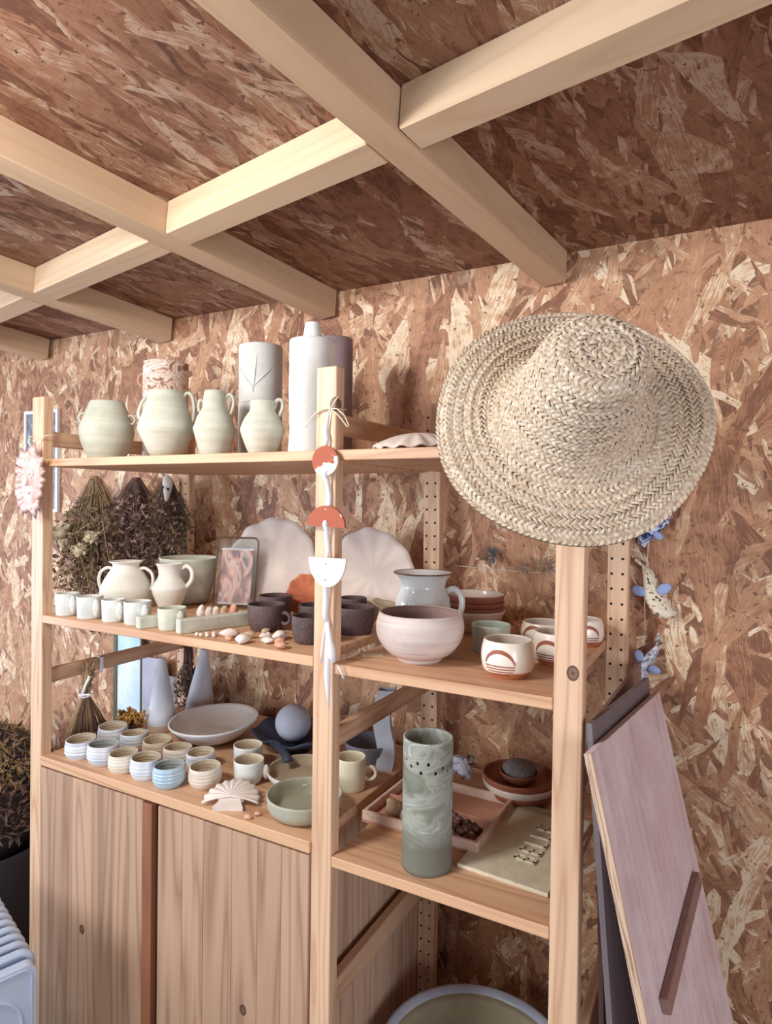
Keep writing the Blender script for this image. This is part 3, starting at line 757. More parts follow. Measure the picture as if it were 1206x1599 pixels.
g = G().prism(arc_out(.040, 0, PI, 30, .92), -.0025, .0025)
part('half_disc', g, 'garl_half', ga, 'terracotta half disc, curved side up', loc=(.002, -.0115, 1.505), rot=(0, .03, 0))
ribbon([(.003, -.0155, 1.516), (.003, -.017, 1.510), (.002, -.009, 1.498), (.001, -.006, 1.478), (.003, -.006, 1.462), (.002, -.009, 1.450)], [.003, .005, .0045, .005, .004, .0035])
g = G().prism([(x_, -z_) for x_, z_ in arc_out(.039, 0, PI, 30, 1.32)], -.0025, .0025)
part('half_disc', g, 'garl_white', ga, 'white half disc, curved side down', loc=(.006, -.0115, 1.450))
part('cord_hole', G().tube([(.004, -.0143, 1.439), (.004, -.0138, 1.439)], .0012, 8), 'hole', ga)
part('cord_hole', G().tube([(.003, -.0143, 1.411), (.003, -.0138, 1.411)], .0012, 8), 'hole', ga)
ribbon([(.003, -.0145, 1.408), (.002, -.010, 1.396), (.001, -.007, 1.375), (-.001, -.007, 1.350), (.003, -.008, 1.336)], [.003, .005, .0055, .0055, .004])
ribbon([(.003, -.008, 1.338), (-.001, -.009, 1.315), (-.004, -.010, 1.288), (-.006, -.010, 1.262)], .0026, 'garl_white', 'ribbon_tail')
ribbon([(.004, -.008, 1.336), (.010, -.010, 1.310), (.016, -.012, 1.288), (.018, -.012, 1.276), (.022, -.011, 1.266)], [.004, .005, .008, .007, .002], name='ribbon_tail')
ribbon([(.005, -.009, 1.325), (.008, -.012, 1.295), (.009, -.012, 1.270), (.008, -.011, 1.245), (.009, -.010, 1.215), (.011, -.009, 1.183)], [.003, .004, .005, .006, .004, .001], name='ribbon_tail')
ribbon([(.030, -.010, 1.262), (.037, -.009, 1.250), (.041, -.009, 1.240)], .003, name='ribbon_tail')

# ------------------------------------------------------------------ middle left shelf
va = pot('two_handled_vase', 'off-white two-handled vase with flared rim behind the square mugs', 'vase', (.118, .178, Z1), [(.044, 0), (.058, .010), (.063, .040), (.058, .062), (.046, .085), (.035, .102), (.032, .110), (.037, .1165), (.041, .119)], 'vase_clay', seed=6)
for s_, nm in ((0, 'a'), (PI, 'b')):
    part('handle', loop(VA+s_, [(.036, .101), (.050, .102), (.066, .090), (.070, .068), (.064, .046)], .0042), 'vase_clay', va)
ju = pot('footed_jug', 'off-white jug with angular belly and one handle, narrow foot', 'jug', (.238, .212, Z1), [(.024, 0), (.026, .006), (.038, .034), (.0435, .052), (.043, .060), (.034, .074), (.029, .082), (.027, .094), (.030, .110), (.034, .1175)], 'vase_clay', seed=7, sm=3)
part('handle', loop(VA, [(.029, .106), (.044, .112), (.056, .100), (.056, .078), (.042, .058)], .0056, 10), 'vase_clay', ju)
pot('planter_bowl', 'large grey-green open pot standing behind the footed jug', 'pot', (.193, .322, Z1), [(.040, 0), (.052, .008), (.062, .040), (.068, .075), (.075, .110), (.078, .122)], 'slab', t=.005)
def conch(g, base, tip, r, tw=0):
    base, tip = Vector(base), Vector(tip); pts = []; rad = []
    for k in range(9):
        u = k/8; pts.append(tuple(base.lerp(tip, u))); rad.append(r*(math.sin(PI*min(1, (u*.85+.12)))**.8)*(1+.12*math.cos(k*PI)))
    g.tube(pts, rad, 9, flat=.75); return g
def shell_mug(label, x, y, r, h, mat, seed, z=Z1, az=None, grp='mugs with shell handles on the middle shelf'):
    az = VA-.75 if az is None else az
    t = thing('shell_handled_mug', label, 'mug', (x, y, z), 0, grp)
    part('body', G().lathe(shell_wall([(r*.88, 0), (r*.94, .003), (r*.97, h*.5), (r, h-.001)], .003), 36, wob=.012, seed=seed, tilt=(.02, .0)), mat, t)
    g = G(); ca, sa = math.cos(az), math.sin(az)
    conch(g, ((r+.006)*ca, (r+.006)*sa, h*.93), ((r-.001)*ca+.004, (r-.001)*sa, .004), .0085)
    part('shell_handle', g, mat, t); return t
shell_mug('pale mug with shell handle at the far left of its row of four', .088, .034, .0268, .053, 'white_mug', 1)
shell_mug('pale mug with shell handle, second from left in front of two-handled vase', .167, .036, .0288, .052, 'white_mug', 2)
shell_mug('pale mug with shell handle, third from left in its row', .247, .037, .0258, .051, 'white_mug', 3)
shell_mug('pale flaring mug with shell handle, fourth from left beside the slab', .318, .044, .0300, .052, 'white_mug', 4)
shell_mug('grey-green mug with shell handle between the two clay slabs', .424, .045, .0305, .047, 'slab', 5)
# slab tray
sl = single('clay_slab', G().box((-.011, -.085, 0), (.011, .085, .030), bev=.002), 'slab', 'long grey-green clay slab set on edge among the spiral shells', 'clay slab', (.503, .094, Z1), -.36)
single('clay_slab', G().box((-.012, -.026, 0), (.012, .026, .026), bev=.002), 'slab', 'short grey-green clay slab between the white mugs and grey-green mug', 'clay slab', (.372, .030, Z1), -.36)
# string of shells behind the slab
R = random.Random(3)
rowg = 'spiral shells behind the long slab'
for i, (px_, py_, rr, m_) in enumerate(((.405, .150, .013, 'shell'), (.424, .156, .012, 'shell'), (.440, .162, .012, 'shell'), (.456, .172, .013, 'shell_tan'), (.474, .184, .015, 'shell_pink'), (.500, .178, .010, 'shell'))):
    g = G().blob((0, 0, rr*1.35), (rr*.75, rr*.7, rr*1.35), i, .16, 2, freq=2)
    g.blob((rr*.3, 0, rr*2.3), (rr*.4, rr*.4, rr*.6), i+9, .2, 1)
    single('sea_shell', g, m_, ['white spiral shell, leftmost behind the long slab', 'white spiral shell, second from left behind the long slab', 'white spiral shell, third from left behind the long slab', 'tan spiral shell, fourth from left behind the long slab', 'peach round shell, fifth from left behind the long slab', 'small white shell by the frame foot, rightmost behind the long slab'][i], 'shell', (px_, py_, Z1), group=rowg)
# pearls
pl = [(.522, .020), (.534, .019), (.537, .033), (.548, .022), (.552, .038), (.561, .027), (.545, .045)]
for i, (a, b) in enumerate(pl):
    single('pearl_shell', G().blob((0, 0, .0042), (.0048, .0044, .0042), i, .1, 1), 'shell', 'tiny white bead-like shell in the cluster on front edge of middle left shelf', 'shell', (a, b, Z1), group='tiny white shells in a cluster')
shells = [(.585, .048, .016, 'shell', 'knobbly white shell beside the cluster of tiny white shells'), (.628, .112, .011, 'shell_tan', 'round tan shell with a hole, next to the front dark mug'), (.628, .056, .013, 'shell_tan', 'flat tan shell behind the big white oyster shell'),
          (.646, .017, .016, 'shell', 'white oyster-like shell nearest the edge, wide and low'), (.688, .082, .017, 'shell', 'long white shell lying right of the round tan shell'), (.690, .040, .012, 'shell', 'small white domed shell beside the peach shell'),
          (.711, .048, .011, 'shell_pink', 'peach twisted shell in front of the near dark mug'), (.738, .018, .014, 'shell_pink', 'flat pinkish shell nearest the middle post on the front edge'), (.607, .022, .008, 'shell_pink', 'tiny pinkish shell chip left of the white oyster shell'),
          (.655, .075, .012, 'shell', 'small white shell just behind the oyster-like shell')]
for i, (a, b, r_, m_, lab) in enumerate(shells):
    g = G().blob((0, 0, r_*.55), (r_*1.15, r_*.75, r_*.55), i+20, .22, 2, freq=1.6)
    g.blob((r_*.5, r_*.1, r_*.7), (r_*.5, r_*.4, r_*.35), i+40, .25, 1)
    single('sea_shell', g, m_, lab, 'shell', (a, b, Z1), R.uniform(0, 3), group='sea shells on the middle shelf')
# dark mugs
def mug(name, label, x, y, r, h, mat, inner=None, z=Z1, haz=VA-.4, hr=.012, grp=None, taper=.86, handle=True, wob=.008, t=.0035):
    o = thing(name, label, 'mug', (x, y, z), 0, grp)
    part('body', G().lathe(shell_wall(smooth_prof([(r*taper*.93, 0), (r*taper, .006), (r*.97, h*.45), (r, h*.8), (r, h)], 3), t, 1 if inner else 0), 40, wob=wob, seed=int(x*100)), [mat, inner] if inner else mat, o)
    if handle: part('handle', ring(((r+hr*.55)*math.cos(haz), (r+hr*.55)*math.sin(haz), h*.5), hr, .0042, haz), mat, o)
    return o
dg = 'dark brown stoneware mugs'
mug('dark_mug', 'dark brown mug with round handle in front of the terracotta shell, nearest row', .598, .150, .041, .055, 'dark', grp=dg)
mug('dark_mug', 'dark brown mug directly behind the one left of the terracotta shell', .548, .245, .039, .058, 'dark', grp=dg, handle=False)
mug('dark_mug', 'dark mug nearest the front edge, cut off by the middle post', .752, .096, .037, .053, 'dark', grp=dg, handle=False)
mug('dark_mug', 'dark brown mug behind the front one, left of middle post', .682, .215, .037, .052, 'dark', grp=dg, handle=False)
mug('dark_mug', 'near-black mug right of the middle post beside the big round bowl', .782, .220, .042, .056, 'dark', grp=dg, handle=False)
mug('dark_mug', 'dark mug farthest back right of the middle post, handle showing', .712, .325, .033, .056, 'dark', grp=dg, haz=VA-.9, hr=.011)
# glass photo frame, leaning back
ph = thing('photo_frame', 'rounded glass photo frame with a brown print leaning among the pottery', 'photo frame', (.352, .318, Z1+.002), rot=(-.17, .0, .26))
W2, HH = .058, .182
def rrect(w, h, r, n=6, z0=0):
    o = []
    for cx_, cz_, a0 in ((w-r, h-r, 0), (-w+r, h-r, PI/2), (-w+r, r, PI), (w-r, r, 1.5*PI)):
        for k in range(n+1): o.append((cx_+r*math.cos(a0+PI/2*k/n), cz_+z0+r*math.sin(a0+PI/2*k/n)))
    return o
part('frame', G().tube([(a, 0, b) for a, b in rrect(W2, HH, .014)], .0022, 6, closed=True), 'frame_metal', ph)
part('pane', G().prism(rrect(W2-.001, HH-.002, .013, z0=.001), -.0012, -.0002), 'glass', ph)
pr = part('print', G().box((-.044, .0012, .012), (.046, .0018, .150)), 'print_photo', ph, 'brown abstract photograph')
part('print_border', G().box((-.045, .0008, .150), (.047, .0020, .1535)).box((-.045, .0008, .008), (.047, .0020, .012)), 'frame_white', ph)
part('back_pane', G().prism(rrect(W2-.001, HH-.002, .013, z0=.001), .0024, .0032), 'glass', ph)
# shell discs leaning on the wall
def disc_shell(name, label, loc, w, h, m, lean, rotz, seed, ribs=11, cup=.016, rel=.0030, irr=.03):
    g = oval_shell(w, h, ribs, cup, .006, rel, seed, na=ribs*10, nr=8, irr=irr)
    return single(name, g, m, label, 'dish', loc, rot=(PI/2-lean, 0, rotz))
disc_shell('shell_platter', 'large cream shell platter leaning behind the glass photo frame', (.425, .400, Z1+.118), .125, .113, 'disc', .22, .22, 5, irr=.03)
disc_shell('shell_platter', 'large cream shell platter leaning behind the middle post, right of terracotta shell', (.722, .402, Z1+.108), .105, .107, 'disc', .20, .22, 9, irr=.035)
tsh = fan_shell(.052, .086, 7, .0, PI, .0025, .005, nr=8, cup=.006, scal=.02)
tsh2 = G().add(tsh)
single('terracotta_shell', oval_shell(.046, .052, 10, .008, .005, .0022, 3, na=60, irr=.02), 'terra', 'round terracotta shell disc leaning behind the dark mugs', 'dish', (.582, .318, Z1+.052), rot=(PI/2-.2, 0, .25))
single('clay_scrap', oval_shell(.032, .018, 5, .006, .004, .001, 8, na=30), 'taupe', 'small pale clay piece lying behind the near-black mug', 'clay piece', (.800, .322, Z1+.045), rot=(.35, .25, .3))

# ------------------------------------------------------------------ middle right shelf
pot('round_bowl', 'big round pinkish-grey bowl at the front of the middle right shelf', 'bowl', (.989, .105, Z2), [(.038, 0), (.041, .004), (.0415, .007), (.060, .018), (.076, .040), (.0805, .062), (.077, .082), (.0745, .0875)], 'bowl_pink', 'bowl_in', t=.004, seg=56, seed=4, wob=.005)
jg = pot('milk_jug', 'glossy white jug with flared brown-edged rim behind the big bowl', 'jug', (.930, .244, Z2), [(.045, 0), (.056, .015), (.060, .045), (.056, .085), (.049, .105), (.045, .117), (.051, .133), (.0615, .143)], 'jug', t=.004, seg=44)
part('rim', G().lathe([(.0617, .1425), (.0622, .1445), (.0605, .1455), (.0595, .144)], 44), 'jug_rim', jg, 'thin brown rim')
part('handle', loop(VA-.1, [(.049, .106), (.064, .112), (.078, .098), (.080, .074), (.070, .050), (.058, .036)], .0068, 10), 'jug', jg)
def dish_prof(r, h, t=.003): return [(r*.55, 0), (r*.60, .003), (r*.85, h*.45), (r*.97, h*.85), (r, h)]
gp = 'stacked terracotta and cream bowls'
cx_, cy_ = .984, .405
pot('stacked_bowl', 'cream bowl at the bottom of the stack behind the celadon cup', 'bowl', (cx_, cy_, Z2), [(.030, 0), (.036, .004), (.056, .026), (.067, .046), (.068, .050)], 'plate_white', t=.003, group=gp, seg=40)
for i, (lab, r_) in enumerate((('lower terracotta-edged plate in the stack behind the celadon cup', .067), ('upper terracotta-edged plate in the stack behind the celadon cup', .067), ('topmost white-lined brown bowl of the stack behind the celadon cup', .066))):
    pot('stacked_bowl', lab, 'bowl', (cx_+.001*i, cy_-.002*i, Z2+.0335+.012*i), [(.030, 0), (.040, .002), (.060, .012), (r_, .0235+.004*(i == 2))], 'terra_dark', 'plate_white', t=.003, group=gp, seg=40, sm=3, seed=i+2)
pot('celadon_cup', 'plain grey-green celadon cup between big bowl and sun-motif cups', 'cup', (1.080, .238, Z2), [(.030, 0), (.033, .004), (.036, .030), (.038, .053)], 'celadon', t=.0035)
def sun_cup(label, x, y, r, h, az, seed, sc=1.0):
    prof = [(r*.74, 0), (r*.78, .003), (r*.93, h*.22), (r*1.0, h*.5), (r*.975, h*.78), (r*.90, h)]
    sp_ = smooth_prof(prof, 4)
    o = thing('sun_motif_cup', label, 'cup', (x, y, Z2), 0, 'cream cups with a brown sun motif')
    part('body', G().lathe(shell_wall(sp_, .003, 1), 44, wob=.004, seed=seed), ['cream', 'plate_white'], o)
    def rad(z):
        for (r0, z0), (r1, z1) in zip(sp_, sp_[1:]):
            if z0 <= z <= z1: return r0+(r1-r0)*(z-z0)/(z1-z0+1e-9)
        return sp_[-1][0]
    g = G()
    def strip(A, B):
        b0 = len(g.v)
        for a, b in zip(A, B):
            for (s_, z_) in (a, b):
                R_ = rad(z_)+.0009; g.v.append((R_*math.cos(az+s_/r), R_*math.sin(az+s_/r), z_))
        for k in range(len(A)-1): g.addf((b0+2*k, b0+2*k+1, b0+2*k+3, b0+2*k+2))
    zc_, ro = h*.40, r*.60
    n = 20; A, B = [], []
    for k in range(n+1):
        a = PI*.02+PI*.96*k/n; th = .0062*math.sin(PI*k/n)**.7*sc+.0006
        A.append((ro*math.cos(a), zc_+ro*.98*math.sin(a))); B.append(((ro-th)*math.cos(a), zc_+(ro-th)*.98*math.sin(a)))
    strip(A, B)
    for j, (dz, wd_) in enumerate(((-.001, 1.0), (-.0055, .97), (-.0100, .86), (-.0145, .60))):
        A = [(ro*wd_*(k/8*2-1)+.0005*j, zc_+dz+.0010) for k in range(9)]; B = [(q[0], q[1]-.0019) for q in A]
        strip(A, B)
    part('painted_sun', g, 'motif', o, 'brown rising-sun drawing with four lines')
    return o
sun_cup('sun-motif cup standing foremost, with bare terracotta base', 1.160, .091, .0448, .0600, VF-.52, 1)
sun_cup('sun-motif cup directly behind the foremost, half hidden by right post', 1.213, .212, .0430, .0575, VF-.62, 2)
sun_cup('sun-motif cup farthest back left of the right post', 1.156, .345, .0460, .0480, VF-.70, 3)
sun_cup('sun-motif cup seen right of the right post', 1.222, .402, .0420, .0520, VF-.05, 4)
pot('small_dish', 'small brown-bottomed dish left of the rearmost sun-motif cup', 'dish', (1.098, .440, Z2), [(.018, 0), (.022, .003), (.032, .020), (.034, .024)], 'terra_pale', t=.003)
single('paper_scrap', G().box((-.020, -.010, 0), (.020, .010, .0012)), 'paper', 'small cream paper scrap left of the big round bowl', 'paper', (.898, .090, Z2), .6)

# ------------------------------------------------------------------ cups on the cabinet
cg = 'small handmade cups in rows on the cabinet'
def cupk(label, x, y, r, h, mat, inner, seed, tilt=(0, 0)):
    base = smooth_prof([(r*.72, 0), (r*.80, .003), (r*.97, h*.30), (r*1.0, h*.55), (r*.965, h*.85), (r*.945, h)], 7)
    amp = .0007 if seed in (1, 3, 7, 9) else .00045
    prof = [(q[0]+amp*math.sin(q[1]*2*PI/.0072)*(1 if .006 < q[1] < h*.86 else 0), q[1]) for q in base]
    o = thing('small_cup', label, 'cup', (x, y, ZC), seed*1.3, cg)
    part('body', G().lathe(shell_wall(prof, .0032, 1), 36, wob=.012, seed=seed, tilt=tilt), [mat, inner], o)
cupk('white ringed cup at the left end of the front row', .127, .045, .0355, .042, 'cup_white', 'cup_in', 1, (.04, .03))
cupk('white cup at the left end of the back row', .120, .140, .0360, .042, 'cup_white', 'cup_in', 2, (.05, .0))
cupk('white ringed cup with grey inside, second in the front row', .206, .045, .0355, .045, 'cup_white', 'cup_in_grey', 3, (.03, .02))
cupk('white cup with grooved inside, second in the back row', .200, .139, .0346, .040, 'cup_white', 'cup_in', 4, (.06, .02))
cupk('cream cup with a white band low down, third in the front row', .281, .040, .0335, .041, 'cup_cream', 'cup_in', 5, (.03, .02))
cupk('plain beige cup, third in the back row', .278, .141, .0356, .038, 'cup_beige', 'cup_in', 6, (.04, .04))
cupk('finely ringed white cup, fourth in the front row left of blue cup', .351, .042, .0344, .044, 'cup_white', 'cup_in', 7, (.04, .02))
cupk('off-white cup, fourth in the back row behind the blue cup', .354, .133, .0337, .037, 'cup_cream', 'cup_in', 8, (.03, .03))
cupk('light blue banded cup, fifth in the front row', .427, .038, .0346, .044, 'cup_blue', 'cup_in_grey', 9, (.02, .01))
cupk('off-white cup, fifth in the back row', .420, .139, .0337, .036, 'cup_white', 'cup_in', 10, (.03, .02))
cupk('beige cup with two white bands at the right end of the front row', .496, .074, .0348, .043, 'cup_cream', 'cup_in', 11, (.02, .01))
def cab_mug(label, x, y, r, h, seed, az):
    t = thing('shell_handled_mug', label, 'mug', (x, y, ZC), 0, 'mugs with shell handles on the cabinet')
    part('body', G().lathe(shell_wall(smooth_prof([(r*.62, 0), (r*.80, .004), (r*.96, .018), (r*.98, h*.7), (r, h)], 3), .003, 1), 36, wob=.008, seed=seed), ['white_mug', 'cup_in'], t)
    g = G(); conch(g, ((r+.004)*math.cos(az), (r+.004)*math.sin(az), h*.80), ((r+.006)*math.cos(az), (r+.006)*math.sin(az), .008), .0095)
    part('shell_handle', g, 'shell', t, 'off-white shell as handle')
cab_mug('white mug with shell handle behind the bluish one', .512, .196, .0332, .052, 3, VF-.1)
cab_mug('bluish-white mug with shell handle on its right, in front of the taupe plate', .566, .135, .0330, .050, 4, VA-.1)

# cones
def cone(label, x, y, r, h, lean):
    o = single('clay_cone', G().lathe([(0, 0), (r*.94, 0), (r, .006), (r*.93, h*.2), (r*.74, h*.45), (r*.47, h*.75), (r*.28, h*.97), (r*.22, h), (r*.10, h), (r*.10, h*.9), (0, h*.9)], 36, wob=.012, seed=int(h*1000)), 'cone', label, 'cone', (x, y, ZC))
    o.data = o.data
    for v in o.data.vertices: v.co.x += lean*v.co.z
    return o
cone('pale blue-white clay cone standing left of the large dish', .152, .268, .0385, .193, .00)
cone('pale blue-white clay cone standing behind the large dish', .135, .425, .0400, .184, .10)
pot('large_dish', 'large shallow grey-white dish with irregular wide rim', 'dish', (.318, .290, ZC+.003), [(.050, 0), (.066, .004), (.092, .020), (.112, .040), (.116, .047)], 'dish_rim', 'dish', t=.006, seg=56, wob=.016, seed=12, tilt=(0.03, .04))
# navy leaf dish with ball
nd = thing('navy_leaf_dish', 'dark navy leaf-shaped dish holding a white ball', 'dish', (.545, .335, ZC), .2)
part('body', oval_shell(.100, .085, 7, .035, .006, .006, 21, na=70, nr=9, irr=.06), 'navy', nd, loc=(0, 0, .016), rot=(.10, 0, 0))
g = G().tube([(-.02, -.080, .040), (.005, -.098, .040), (.030, -.118, .034), (.040, -.128, .030), (.036, -.140, .028)], [.012, .011, .010, .013, .004], 8, flat=.6)
part('leaf_stalk', g, 'navy', nd, fix=True)
part('foot', G().lathe([(0, 0), (.035, 0), (.032, .016), (0, .016)], 24), 'navy', nd)
single('clay_ball', G().blob((0, 0, 0), .0445, 4, .008, 4), 'ball', 'pale blue-white clay ball lying in the navy leaf dish', 'ball', (.538, .335, ZC+.066))
pot('shallow_plate', 'shallow taupe plate tucked under the navy leaf dish', 'plate', (.664, .205, ZC), [(.050, 0), (.060, .003), (.078, .012), (.082, .024)], 'dish_rim', 'taupe', t=.004, seg=48)
pot('shallow_bowl', 'grey-green shallow bowl at the front, cut by the middle post', 'bowl', (.752, .083, ZC), [(.052, 0), (.062, .004), (.072, .016), (.075, .039)], 'taupe_bowl', 'taupe_bowl', t=.004, seg=48, sm=4)
mug('cream_mug', 'cream straight mug seen right of the middle post', .775, .222, .0325, .068, 'mug_cream', z=ZC, taper=.97, haz=VA-.05, hr=.014)
pot('grey_plate_bowl', 'slate-grey bowl behind the cream mug', 'bowl', (.742, .360, ZC), [(.030, 0), (.040, .006), (.054, .030), (.060, .052)], 'greyplate', t=.004)
# scallop shell ornament: lies on the cabinet, hinge towards the viewer
sc = thing('scallop_shell', 'white scallop shell with fine ribs lying at the cabinet edge', 'shell', (.612, .022, ZC+.004), rot=(-PI/2+.24, 0, VA-.0))
sh = fan_shell(.056, .066, 11, -.10, PI+.10, .0008, .004, nr=10, cup=.012, scal=.03)
part('fan', sh, 'shell', sc, loc=(0, -.004, .012), fix=True)
part('hinge', G().prism([(-.030, -.014), (.030, -.014), (.020, .008), (.026, .014), (-.026, .014), (-.020, .008)], -.010, .0), 'shell', sc)
for i, (a, b) in enumerate(((.684, .020), (.693, .038))):
    single('tiny_shell', G().blob((0, 0, .005), (.009, .007, .005), i, .2, 1), 'shell_pink', ['tiny peach shell chip, left of the pair by the grey-green bowl', 'tiny peach shell chip touching the grey-green bowl'][i], 'shell', (a-.012, b-.012, ZC), i, group='two tiny peach shells')
# wavy rectangular vase behind rung
wv = thing('wavy_vase', 'tall white rectangular vase with wavy sides behind the slanting rung', 'vase', (.790, .345, ZC), .35)
g = G(); n = 16; hh = .185
def wave(z): return .006*math.sin(z/hh*2*PI*1.15)
for (x0, x1, y0, y1) in ((-.020, .020, -.0145, .0145),):
    ids = []
    for i in range(n+1):
        z = hh*i/n; w_ = wave(z)
        ids.append([len(g.v)+k for k in range(8)])
        g.v += [(x0+w_, y0, z), (x1+w_, y0, z), (x1+w_, y1, z), (x0+w_, y1, z), (x0+w_+.003, y0+.003, max(z, .01)), (x1+w_-.003, y0+.003, max(z, .01)), (x1+w_-.003, y1-.003, max(z, .01)), (x0+w_+.003, y1-.003, max(z, .01))]
    for i in range(n):
        A, B = ids[i], ids[i+1]
        for k in range(4):
            k2 = (k+1) % 4
            g.addf((A[k], A[k2], B[k2], B[k]), 0, True); g.addf((A[4+k2], A[4+k], B[4+k], B[4+k2]), 0, True)
    for k in range(4):
        k2 = (k+1) % 4; g.addf((ids[-1][k], ids[-1][k2], ids[-1][4+k2], ids[-1][4+k]), 0, True)
    g.addf((ids[0][3], ids[0][2], ids[0][1], ids[0][0]), 0, True); g.addf((ids[0][4], ids[0][5], ids[0][6], ids[0][7]), 0, True)
part('body', g, 'wavy', wv)

# ------------------------------------------------------------------ lower right shelf
tl = thing('perforated_cylinder', 'tall grey-green marbled clay cylinder with a band of round holes', 'vase', (1.028, .063, ZR), 0)
seg, rw_ = 42, 30; rT, hT, tT = .0436, .2265, .004
g = G()
hol = []
Rh = random.Random(2)
for k in range(11):
    a = 2*PI*k/11
    hol.append((a, .188+.004*Rh.uniform(-1, 1))); hol.append((a+.28, .174+.004*Rh.uniform(-1, 1)))
hz = [hT*i/rw_ for i in range(rw_+1)]
skip = set()
for (a, z) in hol:
    ka = int(round(((a % (2*PI))/(2*PI))*seg)) % seg; ki = int(round(z/hT*rw_))
    skip.add((ki, ka))
vi = {}
def vpos(i, k, inn):
    key = (i, k % seg, inn)
    if key not in vi:
        a = 2*PI*(k % seg)/seg; r_ = rT-(tT if inn else 0); z = hz[i] if not inn else max(hz[i], .006)
        vi[key] = len(g.v); g.v.append((r_*math.cos(a)*(1+.006*math.sin(2*a)), r_*math.sin(a), z))
    return vi[key]
for i in range(rw_):
    for k in range(seg):
        m_ = 0
        if (i, k) in skip:
            a = [vpos(i, k, 0), vpos(i, k+1, 0), vpos(i+1, k+1, 0), vpos(i+1, k, 0)]; b = [vpos(i, k, 1), vpos(i, k+1, 1), vpos(i+1, k+1, 1), vpos(i+1, k, 1)]
            # a round hole: octagon inside the cell
            def octo(q):
                P_ = [Vector(g.v[j]) for j in q]; c_ = sum(P_, Vector())/4; ex = (P_[1]-P_[0])*.46; ez = (P_[3]-P_[0])*.46
                o_ = []
                for j in range(8):
                    an = -3*PI/4+PI/4*j; o_.append(len(g.v)); g.v.append(tuple(c_+ex*math.cos(an)+ez*math.sin(an)))
                return o_
            oa, ob = octo(a), octo(b)
            for (q, o_, fl_) in ((a, oa, 0), (b, ob, 1)):
                fs = []
                for c4 in range(4):
                    j = c4*2
                    fs += [(q[c4], o_[(j+1) % 8], o_[j]), (q[c4], q[(c4+1) % 4], o_[(j+1) % 8]), (q[(c4+1) % 4], o_[(j+2) % 8], o_[(j+1) % 8])]
                for f_ in fs: g.addf(f_ if not fl_ else tuple(reversed(f_)), m_)
            for j in range(8): g.addf((oa[j], oa[(j+1) % 8], ob[(j+1) % 8], ob[j]), m_)
            continue
        g.addf((vpos(i, k, 0), vpos(i, k+1, 0), vpos(i+1, k+1, 0), vpos(i+1, k, 0)), m_)
        g.addf((vpos(i, k+1, 1), vpos(i, k, 1), vpos(i+1, k, 1), vpos(i+1, k+1, 1)), m_)
for k in range(seg):
    g.addf((vpos(rw_, k, 0), vpos(rw_, k+1, 0), vpos(rw_, k+1, 1), vpos(rw_, k, 1)))
g.addf([vpos(0, k, 0) for k in reversed(range(seg))], 0, True)
g.addf([vpos(0, k, 1) for k in range(seg)], 0, True)
part('body', g, ['tall'], tl)
# tray with compartments
ty = thing('compartment_tray', 'terracotta tray with compartments holding shells and dark nuts', 'tray', (.978, .238, ZR), -.02)
tw, td, thh = .122, .106, .024
part('base', G().box((-tw, -td, 0), (tw, td, .005), bev=.001), 'tray', ty)
g = G()
for a, b in (((-tw, -td, .005), (tw, -td+.008, thh)), ((-tw, td-.008, .005), (tw, td, thh)), ((-tw, -td+.008, .005), (-tw+.008, td-.008, thh)), ((tw-.008, -td+.008, .005), (tw, td-.008, thh))): g.box(a, b, bev=.0015)
part('rim', g, 'tray_w', ty, 'whitewashed terracotta rim')
part('divider', G().box((-tw+.009, -.010, .005), (tw-.009, -.004, .020), bev=.001), 'tray', ty)
part('divider', G().box((-.004, -td+.009, .005), (.002, -.011, .020), bev=.001), 'tray', ty)
for i, (a, b, r_, m_, lab) in enumerate(((.905, .175, .020, 'shell_tan', 'tan ribbed whelk shell at the left in the compartment tray'), (.943, .162, .016, 'shell', 'white shell leaning beside the whelk in the compartment tray'), (.922, .208, .014, 'shell', 'small pale shell behind the whelk in the compartment tray'))):
    g = G().blob((0, 0, r_*.8), (r_*1.0, r_*.8, r_*.8), i+4, .2, 2, freq=2)
    for k in range(4): g.blob((r_*(.5-.35*k), .2*r_, r_*(1.1+.08*k)), (r_*.35, r_*.5, r_*.5), k+9, .1, 1)
    single('sea_shell', g, m_, lab, 'shell', (a, b, ZR+.005), i*.8, group='shells in the compartment tray')
R = random.Random(8)
for i in range(40):
    a, b = 1.036+R.uniform(-.044, .044), .178+R.uniform(-.036, .034); lvl = .005+(R.random() < .35)*.012
    single('dark_nut', G().blob((0, 0, .008), (.0092, .008, .008), i, .12, 1), 'nut', 'small dark brown nut in the right compartment of the terracotta tray', 'nut', (a, b, ZR+lvl), R.uniform(0, 3), group='dark nuts in the compartment tray')
# tile with letters
tz = thing('lettered_tile', 'beige clay tile with raised letters BELLE near the right post', 'tile', (1.152, .225, ZR), -.06)
part('slab', G().box((-.066, -.148, 0), (.096, .130, .007), bev=.001), 'tile', tz)
g = G()
def bar(x0, y0, x1, y1): g.box((x0, y0, .007), (x1, y1, .0108), bev=.0006)
def letter(c, oy):
    # letter up axis = -x, writing direction = +y
    L, Wd, s_ = .040, .020, .0056
    X0 = .052   # foot of the letters
    def st(a0, b0, a1, b1): bar(X0-a1, oy+b0, X0-a0, oy+b1)   # a: up, b: along
    st(0, 0, L, s_)
    if c in 'EL': st(0, 0, s_, Wd)
    if c == 'E': st(L-s_, 0, L, Wd); st(L/2-s_/2, 0, L/2+s_/2, Wd*.85)
    if c == 'B': st(0, 0, s_, Wd*.85); st(L-s_, 0, L, Wd*.8); st(L/2-s_/2, 0, L/2+s_/2, Wd*.85); st(s_, Wd*.78, L/2-.002, Wd); st(L/2+.002, Wd*.72, L-s_, Wd*.94)
oy = -.082
for ch in 'BELLE': letter(ch, oy); oy += .0300
